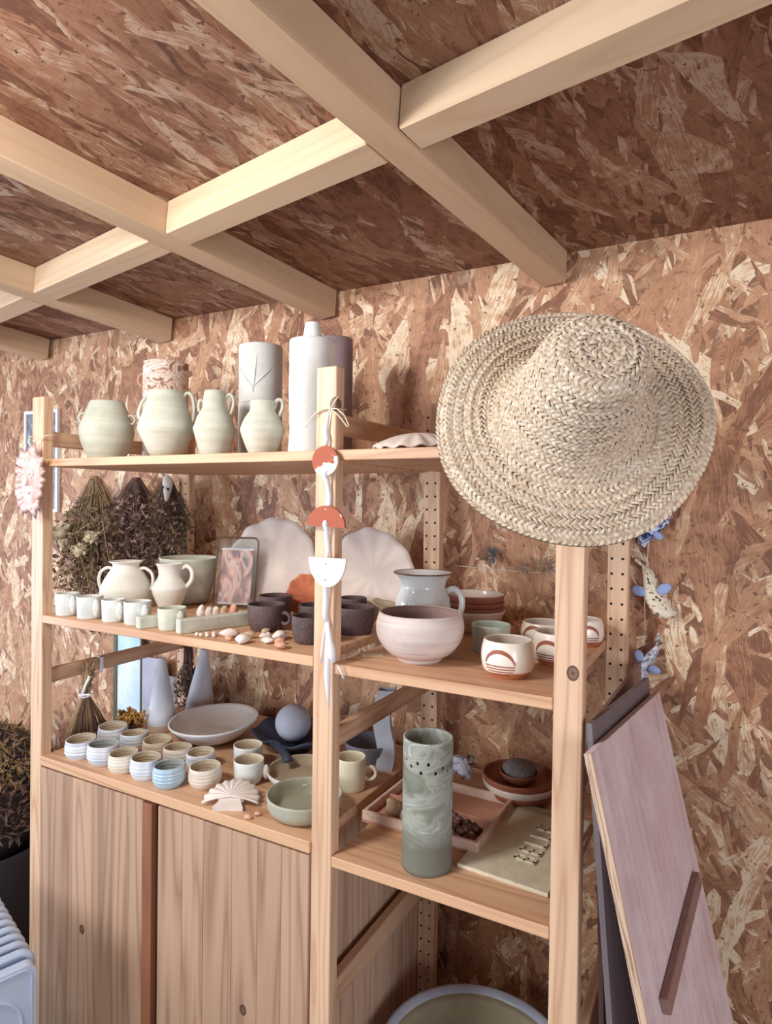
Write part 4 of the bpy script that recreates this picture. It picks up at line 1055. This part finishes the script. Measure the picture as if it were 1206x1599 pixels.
part('letters', g, 'tile', tz, 'raised letters reading BELLE')
# plates with stone
for i, (z, r_, m_, inn, lab) in enumerate(((0, .076, 'terra_dark', 'terra_dark', 'brown plate at the bottom of the stack under the grey stone'), (.0125, .079, 'plate_white', 'terra_dark', 'white-sided plate in the middle of the stack under the grey stone'), (.0255, .078, 'terra_dark', 'terra_dark', 'brown plate on top of the stack under the grey stone'))):
    pot('stacked_plate', lab, 'plate', (1.094, .402-.002*i, ZR+z+.0005), [(r_*.6, 0), (r_*.8, .003), (r_*.96, .012), (r_, .024)], m_, inn, t=.004, group='plates stacked under the grey stone', seg=44, sm=3)
pot('small_bowl', 'small brown bowl under the grey stone on the plate stack', 'bowl', (1.094, .398, ZR+.031), [(.022, 0), (.030, .006), (.040, .020), (.041, .024)], 'terra_dark', t=.003)
single('round_stone', G().blob((0, 0, 0), (.036, .036, .019), 2, .05, 3), 'stone', 'flat grey pumice-like stone on the small brown bowl', 'stone', (1.094, .398, ZR+.060))
g = G(); R = random.Random(12)
for i in range(7): g.tube([(R.uniform(-.03, .03), R.uniform(-.02, .02), R.uniform(.004, .05)) for _ in range(5)], [R.uniform(.006, .012) for _ in range(5)], 7, flat=.5)
single('crumpled_cloth', g, 'cloth_white', 'crumpled bluish-white cloth behind the perforated cylinder', 'cloth', (.962, .405, ZR+.006))
single('clay_chip', G().box((-.035, -.014, 0), (.035, .014, .010), bev=.002), 'taupe', 'flat beige clay strip under the plate stack', 'clay piece', (1.150, .352-.016, ZR+.0), -.1)
# basin
pot('basin', 'big blue-white glazed basin on the lowest right shelf', 'basin', (1.062, .235, .333), [(.095, 0), (.120, .006), (.160, .050), (.172, .090), (.176, .106), (.190, .114), (.193, .119)], 'basin', 'basin_in', t=.008, seg=64)
part('glazed_lip', G().lathe([(.1935, .1190), (.1930, .1225), (.1870, .1225), (.1780, .1140), (.1720, .1010), (.1715, .0985)], 64), 'basin', bpy.data.objects['basin'], 'blue-white glazed lip')

# ------------------------------------------------------------------ straw hat on the right post
hat = thing('straw_hat', 'wide-brimmed woven straw hat hanging on the right post', 'hat', (0, 0, 0))
hn = Vector((.3608, -.8356, .4143)).normalized(); hup = (Vector((0, 0, 1)) - hn*hn.z).normalized(); hrt = hup.cross(hn)
hat.rotation_euler = Matrix((hrt, hup, hn)).transposed().to_euler()
hat.location = (1.2875, -.060, 1.6701)
RB = .190
hp = smooth_prof([(.002, .150), (.030, .150), (.048, .147), (.059, .137), (.065, .115), (.072, .080), (.080, .046), (.092, .020), (.112, .008), (.145, .005), (.170, .004), (RB, .000)], 5)
def hatpt(r, z, a):
    w_ = max(0, (r-.09)/(RB-.09))
    z += w_*(.005*math.cos(2*a+.5)+.006*math.sin(3*a+1.0)) + (.0015*math.cos((r+z)*2*PI/.016))
    # ragged outline: pinched top right, broad left
    rr = r*(1 + w_*(-.060*max(0, math.cos(a-2.45))**2 + .030*max(0, math.cos(a-.75))**2 - .02*max(0, math.cos(a+.5))**2 + .006*math.cos(5*a)))
    # crown leans a little and is dented
    cx = .010*(z/.15)**2 if z > 0 else 0
    return Vector((rr*math.cos(a)+cx, rr*math.sin(a), z))
SG = 96
g = G()
for side in (0, 1):
    ids = []
    for (r_, z_) in hp:
        ids.append([len(g.v)+k for k in range(SG)])
        for k in range(SG):
            p = hatpt(r_, z_, 2*PI*k/SG); p.z -= .0035*side; g.v.append(tuple(p*(1 if not side else .999)))
    for i in range(len(hp)-1):
        for k in range(SG):
            k2 = (k+1) % SG; f = (ids[i][k], ids[i+1][k], ids[i+1][k2], ids[i][k2]); g.addf(f if not side else tuple(reversed(f)))
    if side: last2 = ids[-1]
    else: last1 = ids[-1]
for k in range(SG):
    k2 = (k+1) % SG; g.addf((last1[k], last2[k], last2[k2], last1[k2]))
part('hat_body', g, 'straw_base', hat)
# braided straws: rows of alternating slant
arc = [0]
for (a, b), (c_, d_) in zip(hp, hp[1:]): arc.append(arc[-1]+math.hypot(c_-a, d_-b))
def at_arc(s_):
    for i in range(len(arc)-1):
        if arc[i] <= s_ <= arc[i+1]:
            u = (s_-arc[i])/(arc[i+1]-arc[i]+1e-9); return hp[i][0]+(hp[i+1][0]-hp[i][0])*u, hp[i][1]+(hp[i+1][1]-hp[i][1])*u
    return hp[-1]
g = G(); R = random.Random(1); rowh = .0070; s_ = .003; row = 0
while s_ < arc[-1]-.002:
    r_, z_ = at_arc(s_); n_ = max(6, int(2*PI*r_/.0078)); off = R.random()
    for k in range(n_):
        a = 2*PI*(k+off)/n_ + R.uniform(-.1, .1)/n_
        sl_ = (1 if row % 2 else -1)
        L = .0088*R.uniform(.85, 1.15); wdt = .0028*R.uniform(.8, 1.1)
        def S(ds, da):   # point on the surface displaced along the arc and around
            q = min(max(s_+ds, .0005), arc[-1]); rr, zz = at_arc(q); aa = a+da/max(rr, .006); p = hatpt(rr, zz, aa); return p
        d1, d2 = L*.62, L*.80*sl_
        p0, p1 = S(-d1, -d2), S(d1, d2); pc = S(0, 0)
        e = (p1-p0).normalized(); tt = (S(.002, 0)-S(-.002, 0)).normalized(); ta = (S(0, .002)-S(0, -.002)).normalized(); nn = tt.cross(ta).normalized()
        if nn.z < 0 and r_ < .06: nn = -nn
        if nn.dot(Vector((math.cos(a)*.5, math.sin(a)*.5, 1))) < 0: nn = -nn
        sd = nn.cross(e)*wdt; lift = .0016+.0012*R.random()
        b0 = len(g.v)
        g.v += [tuple(p0+nn*.0002), tuple(pc+(p0-pc)*.45+sd+nn*lift*.7), tuple(pc+(p1-pc)*.45+sd+nn*lift*.7), tuple(p1+nn*.0002), tuple(pc+(p1-pc)*.45-sd+nn*lift*.7), tuple(pc+(p0-pc)*.45-sd+nn*lift*.7), tuple(pc+nn*lift*1.5)]
        for j in range(6): g.addf((b0+j, b0+(j+1) % 6, b0+6), 0, True)
    s_ += rowh; row += 1
part('straw_braid', g, 'straw', hat, 'herringbone straw braid', kind='stuff')

# ------------------------------------------------------------------ leaning boards on the right
def lean_board(label, T, w, d, Wd, L, th, m, me, name='leaning_board'):
    T, w, d = Vector(T), Vector(w).normalized(), Vector(d).normalized(); nrm = w.cross(-d).normalized()
    nrm = (-d).cross(w).normalized()
    mt = Matrix((w, nrm, -d)).transposed()
    o = thing(name, label, 'board', tuple(T + d*L))
    o.rotation_euler = mt.to_euler()
    part('board', G().box((.003, 0, 0.003), (Wd-.001, th, L), bev=.0006), m, o)
    part('edge', G().box((0, 0, 0.003), (.003, th, L)), me, o, 'layered plywood edge')
    return o
L1 = 1.2085/.9705
big = lean_board('big mauve plywood board leaning against the shelf, paint flecks on it', (1.3249, -.0546, 1.2095), (.1213, .9922, -.0287), (.2343, -.0567, -.9705), .4104, L1, .011, 'ply', 'ply_edge')
def on_big(p):     # world point -> the board's own frame
    return mt_big @ (Vector(p) - Vector(big.location))
mt_big = big.rotation_euler.to_matrix().transposed()
qa, qb = on_big((1.4531, .2850, .9004)), on_big((1.4262, -.0159, .8695))
qa.y = qb.y = -.006
qe = (qa-qb).normalized(); qs = Vector((0, 1, 0)).cross(qe).normalized()
qm = Matrix.Translation((qa+qb)/2) @ Matrix((qs, qe, qs.cross(qe))).transposed().to_4x4()
part('cleat', G().box((-.011, -(qa-qb).length/2, -.006), (.011, (qa-qb).length/2, .006), bev=.0015, mat=qm), 'batten', big, 'dark brown wooden batten fixed aslant on the board')
lean_board('darker grey board between the big mauve board and the shelf frame', (1.3160, -.006, 1.2345), (.1091, .9933, -.037), (.0935, -.0473, -.9945), .365, 1.2355/.9945, .008, 'ply2', 'ply2')
lean_board('narrow brown board closest to the right shelf frame', (1.3135, .06, 1.222), (.03, .9995, -.01), (.03, -.0, -.9995), .42, 1.2215, .007, 'batten', 'batten')


# ------------------------------------------------------------------ hanging fabric birds on the wall
def bird(label, loc, m, rot, sc=1.0, wing=1):
    o = thing('fabric_bird', label, 'ornament', loc, rot=rot, group='fabric birds hung on the wall')
    g = G().tube([(0, 0, .038*sc), (.004*sc, 0, .026*sc), (.006*sc, 0, .008*sc), (.010*sc, 0, -.010*sc), (.016*sc, 0, -.026*sc), (.026*sc, 0, -.036*sc), (.036*sc, 0, -.036*sc)], [.005*sc, .010*sc, .014*sc, .019*sc, .020*sc, .012*sc, .003*sc], 10, flat=.55)
    part('body', g, m, o)
    part('tail', G().tube([(0, 0, .036*sc), (-.010*sc, 0, .048*sc), (-.016*sc, 0, .058*sc)], [.005*sc, .007*sc, .004*sc], 8, flat=.4), m, o)
    for s_ in (-1, 1):
        part('wing', G().blob((s_*.018*sc+.006*sc, -.010*sc, .002*sc), (.012*sc, .0025*sc, .008*sc), 3, .06, 2, rot=Matrix.Rotation(-s_*.5, 3, 'Y')), 'felt_blue', o, 'pale blue felt wing')
    return o
bird('dark blue patterned fabric bird just under the hat brim', (1.340, .530, 1.505), 'fabric_blue', (0, 1.1, 0), .95)
bird('spotted cream fabric bird with pale blue wings on the wall', (1.333, .530, 1.365), 'fabric_spot', (0, -.15, 0), 1.4)
bird('grey-blue fabric bird lowest on the string above the boards', (1.325, .528, 1.215), 'fabric_grey', (0, .75, .2), 1.15)
single('string', G().tube([(1.333, .530, 1.62), (1.334, .533, 1.50), (1.328, .516, 1.36), (1.329, .528, 1.26)], .0009, 5), 'cord', 'thin cream string joining the three fabric birds', 'string', (0, 0, 0))

# ------------------------------------------------------------------ thistles on the wall
def thistle(label, loc, m, r, seed, stem):
    o = thing('dried_thistle', label, 'dried flower', loc, group='dried thistles on a string')
    R = random.Random(seed); g = G().blob((0, 0, 0), r*.25, seed, .1, 2)
    for i in range(46):
        a, b = R.uniform(0, 2*PI), R.uniform(-1, 1); d = Vector((math.cos(a)*math.sqrt(1-b*b), -abs(math.sin(a)*math.sqrt(1-b*b))*.7, b))
        g.quad(d*r*.2, d, r*.07, r*R.uniform(.6, 1.0))
    part('flower_head', g, m, o, kind='stuff')
    part('stem', G().tube([(0, 0, 0)] + stem, .0012, 5), 'stem', o)
thistle('bluish-grey dried thistle above the jug, leftmost of the three', (.982, .533, 1.424), 'thistle', .026, 1, [(-.02, .004, -.006), (-.05, .01, -.02)])
thistle('small dried thistle between the other two', (1.060, .535, 1.398), 'thistle_tan', .020, 2, [(.01, .006, -.02), (.012, .01, -.035)])
thistle('spiky tan dried thistle beside the right post', (1.112, .533, 1.405), 'thistle_tan', .026, 3, [(.02, .006, .01), (.05, .01, .012)])
single('string', G().tube([(.880, .538, 1.392), (.95, .542, 1.390), (1.06, .545, 1.386), (1.16, .545, 1.392)], .001, 5), 'cord', 'thin string stretched on the wall behind the thistles', 'string', (0, 0, 0))

# ------------------------------------------------------------------ dried bunches
def bunch(name, label, loc, L, spread, m_st, m_lf, heads, seed, n=150, nl=900, up_=0, leafsz=.010, grp=None, stems_up=0, flatY=.45):
    o = thing(name, label, 'dried flowers', loc, group=grp); R = random.Random(seed); g = G(); lf = G(); tips = []
    for i in range(n):
        a = R.uniform(0, 2*PI); q = R.random()**.6*spread; l = L*R.uniform(.35, 1.0)
        dx, dy = math.cos(a)*q, math.sin(a)*q*flatY
        p0 = Vector((math.cos(a)*.012, math.sin(a)*.010, 0)); pts = [p0 + Vector((0, 0, stems_up*R.uniform(.5, 1)))] if stems_up else [p0]
        for k in range(1, 5):
            u = k/4; pts.append(Vector((dx*u**.78 + R.uniform(-.006, .006), dy*u + R.uniform(-.004, .004), -l*u)))
        g.tube(pts, [.0011]*(len(pts)-1)+[.0006], 3, caps=False)
        tips.append(pts[-1])
        for b in range(2):
            k = R.randint(2, len(pts)-1); s0 = pts[k]; e = s0+Vector((R.uniform(-.03, .03), R.uniform(-.012, .012), -R.uniform(.01, .05))); g.tube([s0, e], .0006, 3, caps=False); tips.append(e)
    for i in range(nl):
        t_ = R.choice(tips); u = R.uniform(.62, 1.02); p = Vector((t_.x*u, t_.y*u, t_.z*u)) + Vector((R.gauss(0, .008), R.gauss(0, .006), R.gauss(0, .010)))
        lf.quad(p, (R.uniform(-1, 1), R.uniform(-.6, .6), R.uniform(-1, .5)), leafsz*R.uniform(.2, .45), leafsz*R.uniform(.8, 2.0), R.randint(0, 1) if isinstance(m_lf, list) else 0)
    part('stems', g, m_st, o, kind='stuff'); part('dried_leaves', lf, m_lf, o, kind='stuff')
    part('tie', G().tube([(.014*math.cos(2*PI*k/12), .012*math.sin(2*PI*k/12), -.012) for k in range(12)], .0035, 6, closed=True), 'stem_dark', o)
    for (x_, y_, z_, r_, m_) in heads:
        h = G().blob((x_, y_, z_), r_*.6, int(x_*999) % 50, .2, 2)
        for i in range(26):
            d = Vector((R.uniform(-1, 1), R.uniform(-1, .4), R.uniform(-1, 1))).normalized(); h.quad(Vector((x_, y_, z_))+d*r_*.45, d+Vector((0, 0, -.4)), r_*.3, r_*.75)
        part('flower_head', h, m_, o, 'pale dried flower head')
    return o
hg_ = 'dried bunches hanging below the top shelf'
bunch('dried_bunch', 'hanging dried bunch with pale rose-like heads, leftmost below the top shelf', (-.350, .440, 1.620), .40, .190, 'stem', ['leaf_olive', 'leaf_dark'], [(-.070, -.080, -.185, .040, 'flower_pale'), (.105, -.085, -.190, .026, 'flower_pale'), (.045, -.085, -.235, .022, 'flower_pale'), (-.02, -.07, -.28, .020, 'leaf_mauve')], 1, 300, 2600, grp=hg_, leafsz=.020)
bunch('dried_bunch', 'dark reddish hanging dried bunch in the middle of the three', (-.165, .450, 1.615), .34, .150, 'stem_dark', ['leaf_dark', 'leaf_mauve'], [(-.02, -.05, -.24, .012, 'stem_straw')], 2, 260, 2200, grp=hg_, leafsz=.015)
bunch('dried_bunch', 'dark hanging dried bunch beside the small skull', (-.030, .452, 1.615), .32, .110, 'stem_dark', ['leaf_dark', 'leaf_olive'], [], 3, 180, 1800, grp=hg_, leafsz=.015)
bunch('dried_bunch', 'faded mauve dried bunch low behind the square mugs', (-.34, .475, 1.46), .36, .13, 'stem', ['leaf_mauve', 'leaf_dark'], [], 13, 60, 900, leafsz=.014)
# twigs standing out of the mass
tg = G()
for pts in ([(-.36, .38, 1.44), (-.33, .37, 1.38), (-.30, .365, 1.33), (-.27, .36, 1.29)], [(-.36, .37, 1.43), (-.31, .37, 1.455), (-.28, .37, 1.47)], [(-.22, .37, 1.48), (-.19, .36, 1.41), (-.175, .36, 1.36)]):
    tg.tube(pts, .0018, 5)
single('bare_twigs', tg, 'stem_straw', 'thin straw-coloured twigs sticking out of the hanging bunches', 'twigs', (0, 0, 0))
# small animal skull
sk = thing('animal_skull', 'small pale animal skull hanging by the rear left post', 'skull', (.004-.010, .430, 1.585), rot=(0, -.12, .1))
part('cranium', G().blob((0, 0, .012), (.017, .014, .024), 3, .05, 3).tube([(0, 0, 0), (-.003, -.002, -.020), (-.006, -.003, -.042)], [.014, .010, .005], 10), 'bone', sk)
part('eye_sockets', G().blob((-.008, -.011, .000), (.0045, .004, .0048), 1, .05, 2).blob((.009, -.010, -.008), (.0038, .004, .0042), 2, .05, 2).blob((-.004, -.009, -.018), (.003, .003, .004), 2, .05, 1), 'hole', sk, 'dark eye hollows')
single('dried_bouquet', G(), 'stem', 'x', 'x', (0, 0, 0)) if False else None
# straw-like bouquet tied with white ribbon on the left rung
bq = thing('ribboned_bouquet', 'dried grass bouquet tied with white ribbon at the left rung', 'dried flowers', (.070, .098, 1.055))
g = G(); R = random.Random(21)
for i in range(110):
    a = R.uniform(0, 2*PI); q = R.random()**.5
    p0 = Vector((R.uniform(-.012, .03), R.uniform(-.008, .008), R.uniform(.03, .085))); p1 = Vector((math.cos(a)*.008, math.sin(a)*.007, 0)); p2 = Vector((-.010+math.cos(a)*.020*q, .010+math.sin(a)*.060*q, -R.uniform(.085, .118)))
    g.tube([p0, p1, p1.lerp(p2, .5)+Vector((0, 0, .004)), p2], [.0012, .0014, .0018, .0022], 4, mi=i % 3)
part('stems', g, ['stem_straw', 'stem', 'leaf_dark'], bq, kind='stuff')
g = G().tube([(.013*math.cos(2*PI*k/14), .012*math.sin(2*PI*k/14), .002*math.sin(4*PI*k/14)) for k in range(14)], .0042, 6, flat=.6, closed=True)
g.tube([(-.004, -.013, 0), (.012, -.016, .006), (.030, -.016, .010), (.040, -.014, .012)], [.003, .0045, .004, .002], 6, flat=.5)
g.tube([(.006, -.013, .004), (.018, -.014, .030), (.024, -.006, .052)], [.003, .003, .004], 6, flat=.5)
part('ribbon', g, 'ribbon', bq, 'white ribbon')
single('ribbon_loop', G().box((-.005, -.0012, -.021), (.005, .0, .021)).box((-.005, -.0012, .0195), (.005, .022, .021)), 'ribbon', 'white ribbon laid over the left rung above the bouquet', 'ribbon', (.0430-.0, .165, 1.1135), PI/2)
# low ochre flowers behind the left cups
def posy(name, label, loc, seed, n, m_, rad, h, grp=None):
    o = thing(name, label, 'dried flowers', loc, group=grp); R = random.Random(seed); g = G(); f = G()
    for i in range(n):
        a = R.uniform(0, 2*PI); q = R.random()**.5*rad; p = Vector((math.cos(a)*q, math.sin(a)*q*.5, R.uniform(.4, 1)*h))
        g.tube([(p.x*.2, p.y*.2, 0), tuple(p)], .001, 3); 
        for k in range(3): f.blob(tuple(p+Vector((R.gauss(0, .004), R.gauss(0, .003), R.gauss(0, .004)))), .0045*R.uniform(.7, 1.3), i*3+k, .3, 1)
    part('stems', g, 'stem_dark', o, kind='stuff'); part('blossoms', f, m_, o, kind='stuff')
posy('ochre_posy', 'ochre dried flowers behind the back row of cups', (.062+.03, .215, ZC), 4, 60, 'flower_yellow', .045, .050)
posy('ochre_posy', 'ochre dried flowers left of the pale clay cone', (.082, .330, ZC), 5, 70, 'flower_yellow', .034, .062)
bunch('dark_twig_bunch', 'dark bare twigs standing behind the left clay cone', (.075, .440, ZC+.14), .13, .055, 'stem_dark', ['leaf_dark', 'leaf_dark'], [], 8, 60, 260, stems_up=.06, leafsz=.010)
# sheets and a panel with painted sky reflection, standing behind the left side of the shelf
sp1 = thing('standing_panel', 'narrow framed panel with painted sky-blue reflection standing behind the left rung', 'picture', (-.285, .530, 0))
part('print', G().box((-.055, -.004, .80), (.060, 0, 1.22)), 'panel_sky_reflection', sp1)  # mirror face, its sky reflection put in as colour
part('frame', G().box((-.070, -.008, 0), (-.055, .006, 1.225)).box((.060, -.008, 0), (.066, .006, 1.225)).box((-.055, -.006, 1.22), (.060, .006, 1.225)), 'frame_green', sp1)
part('mount', G().box((-.055, -.003, 0), (.060, .004, .80)), 'panel_white', sp1)
single('pale_sheet', G().box((-.055, -.003, 0), (.055, .003, 1.03), bev=.001), 'panel_white', 'pale lilac-white sheet leaning beside the sky-blue panel', 'sheet', (-.155, .520, 0))
single('grey_sheet', G().box((-.060, -.003, 0), (.060, .003, .985), bev=.001), 'panel_grey', 'mid-grey sheet standing behind the two clay cones', 'sheet', (-.035, .512, 0))

# ------------------------------------------------------------------ heap of dried plants in a dark tub, far left
tb = thing('dark_tub', 'dark rounded tub on the floor at the far left under dried plants', 'tub', (-.66, .235, 0))
part('body', G().lathe(shell_wall(smooth_prof([(.16, 0), (.20, .03), (.25, .18), (.27, .36), (.26, .46)], 4), .008), 40), 'tub', tb)
hp_ = thing('dried_plant_heap', 'big heap of dried plants at the far left, straw on top', 'dried plants', (-.66, .235, .40))
g = G(); R = random.Random(31)
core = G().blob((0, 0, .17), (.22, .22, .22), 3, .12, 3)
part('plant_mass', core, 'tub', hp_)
for i in range(7500):
    b = R.uniform(-.2, 1); a = R.uniform(0, 2*PI); s_ = math.sqrt(max(0, 1-b*b)); p = Vector((.235*s_*math.cos(a), .235*s_*math.sin(a), .16+.235*b)); rr = R.uniform(.93, 1.10)
    mi = 0 if b < .45 else (1 if R.random() < .7 else 0)
    g.quad(Vector((p.x*rr, p.y*rr, p.z)), (R.uniform(-1, 1), R.uniform(-1, 1), R.uniform(-1, .6)), R.uniform(.003, .007), R.uniform(.015, .045), mi if R.random() < .85 else 2)
part('dried_leaves', g, ['leaf_dark', 'stem_straw', 'leaf_mauve'], hp_, kind='stuff')
g = G()
for i in range(260):
    x0, y0 = R.uniform(-.16, .19), R.uniform(-.18, .12); z0 = .16+math.sqrt(max(.01, .24**2-x0*x0-y0*y0)); d = Vector((R.uniform(.5, 1), R.uniform(-.6, .2), R.uniform(-.5, .2)))*.05
    p = Vector((x0, y0, z0)); g.tube([p-d, p+Vector((0, 0, .004)), p+d], .0016, 3)
part('straw_stems', g, 'stem_straw', hp_, kind='stuff')
g = G()
for i in range(6): g.tube([(R.uniform(-.07, .07), R.uniform(-.03, .03), .008+.004*R.random()) for _ in range(4)], .010, 7, flat=.6)
single('green_netting', g, 'green', 'folded green netting on top of the dried plant heap', 'netting', (-.665, .16, .800))

# ------------------------------------------------------------------ oil heater, bottom left
ht = thing('oil_heater', 'white-blue oil-filled radiator heater on the floor at bottom left', 'heater', (.318, -.190, 0), 0)
ax = Vector((-.955, .297, 0)); pdv = Vector((.297, .955, 0))     # along the fins, across a fin towards the camera side
mt = Matrix((pdv, ax, Vector((0, 0, 1)))).transposed(); ht.rotation_euler = mt.to_euler()
ht.location = (.318, -.190, 0)
def fin_outline(w, h, r, n=5, z0=.06):
    o = []
    for cx2, cz2, a0 in ((-r, h-r, 0), (-w+r, h-r, PI/2), (-w+r, z0+r, PI), (-r, z0+r, 1.5*PI)):
        for k in range(n+1): o.append((cx2+r*math.cos(a0+PI/2*k/n), cz2+r*math.sin(a0+PI/2*k/n)))
    return o
# local x = across (0..w), local y = along the heater, z up
for i in range(11):
    y0 = .004+.0305*i; th2 = .0075 if i else .018
    g = G()
    if i == 0:
        g.prism(fin_outline(.24, .650, .016), 0, .022); part('end_panel', g, 'heater', ht)
        e = part('embossed_oval', G().tube([(-.085+.060*math.cos(2*PI*k/32), -.001, .545+.062*math.sin(2*PI*k/32)) for k in range(32)], .004, 6, closed=True), 'heater', ht)
        g2 = G().tube([(a_*.93-.008, -.001, b_*.985+.004) for a_, b_ in fin_outline(.24, .650, .018)], .0022, 6, closed=True); part('embossed_border', g2, 'heater', ht)
    else:
        outl = fin_outline(.23, .655, .022)
        g.prism(outl, y0, y0+.010)
        g.tube([(a_, y0+.005, b_) for a_, b_ in outl], .0085, 6, closed=True)
        part('fin', g, 'heater', ht)
part('oil_pipe', G().tube([(-.115, 0.01, .10), (-.115, .34, .10)], .022, 12).tube([(-.115, .01, .60), (-.115, .34, .60)], .018, 12), 'heater', ht)
for y0 in (.03, .30):
    part('foot', G().box((-.25, y0, .012), (.01, y0+.03, .060), bev=.004), 'tub', ht)
    part('wheel', G().tube([(0, y0+.003, .020), (0, y0+.027, .020)], .020, 14), 'tub', ht)
    part('wheel', G().tube([(-.24, y0+.003, .020), (-.24, y0+.027, .020)], .020, 14), 'tub', ht)
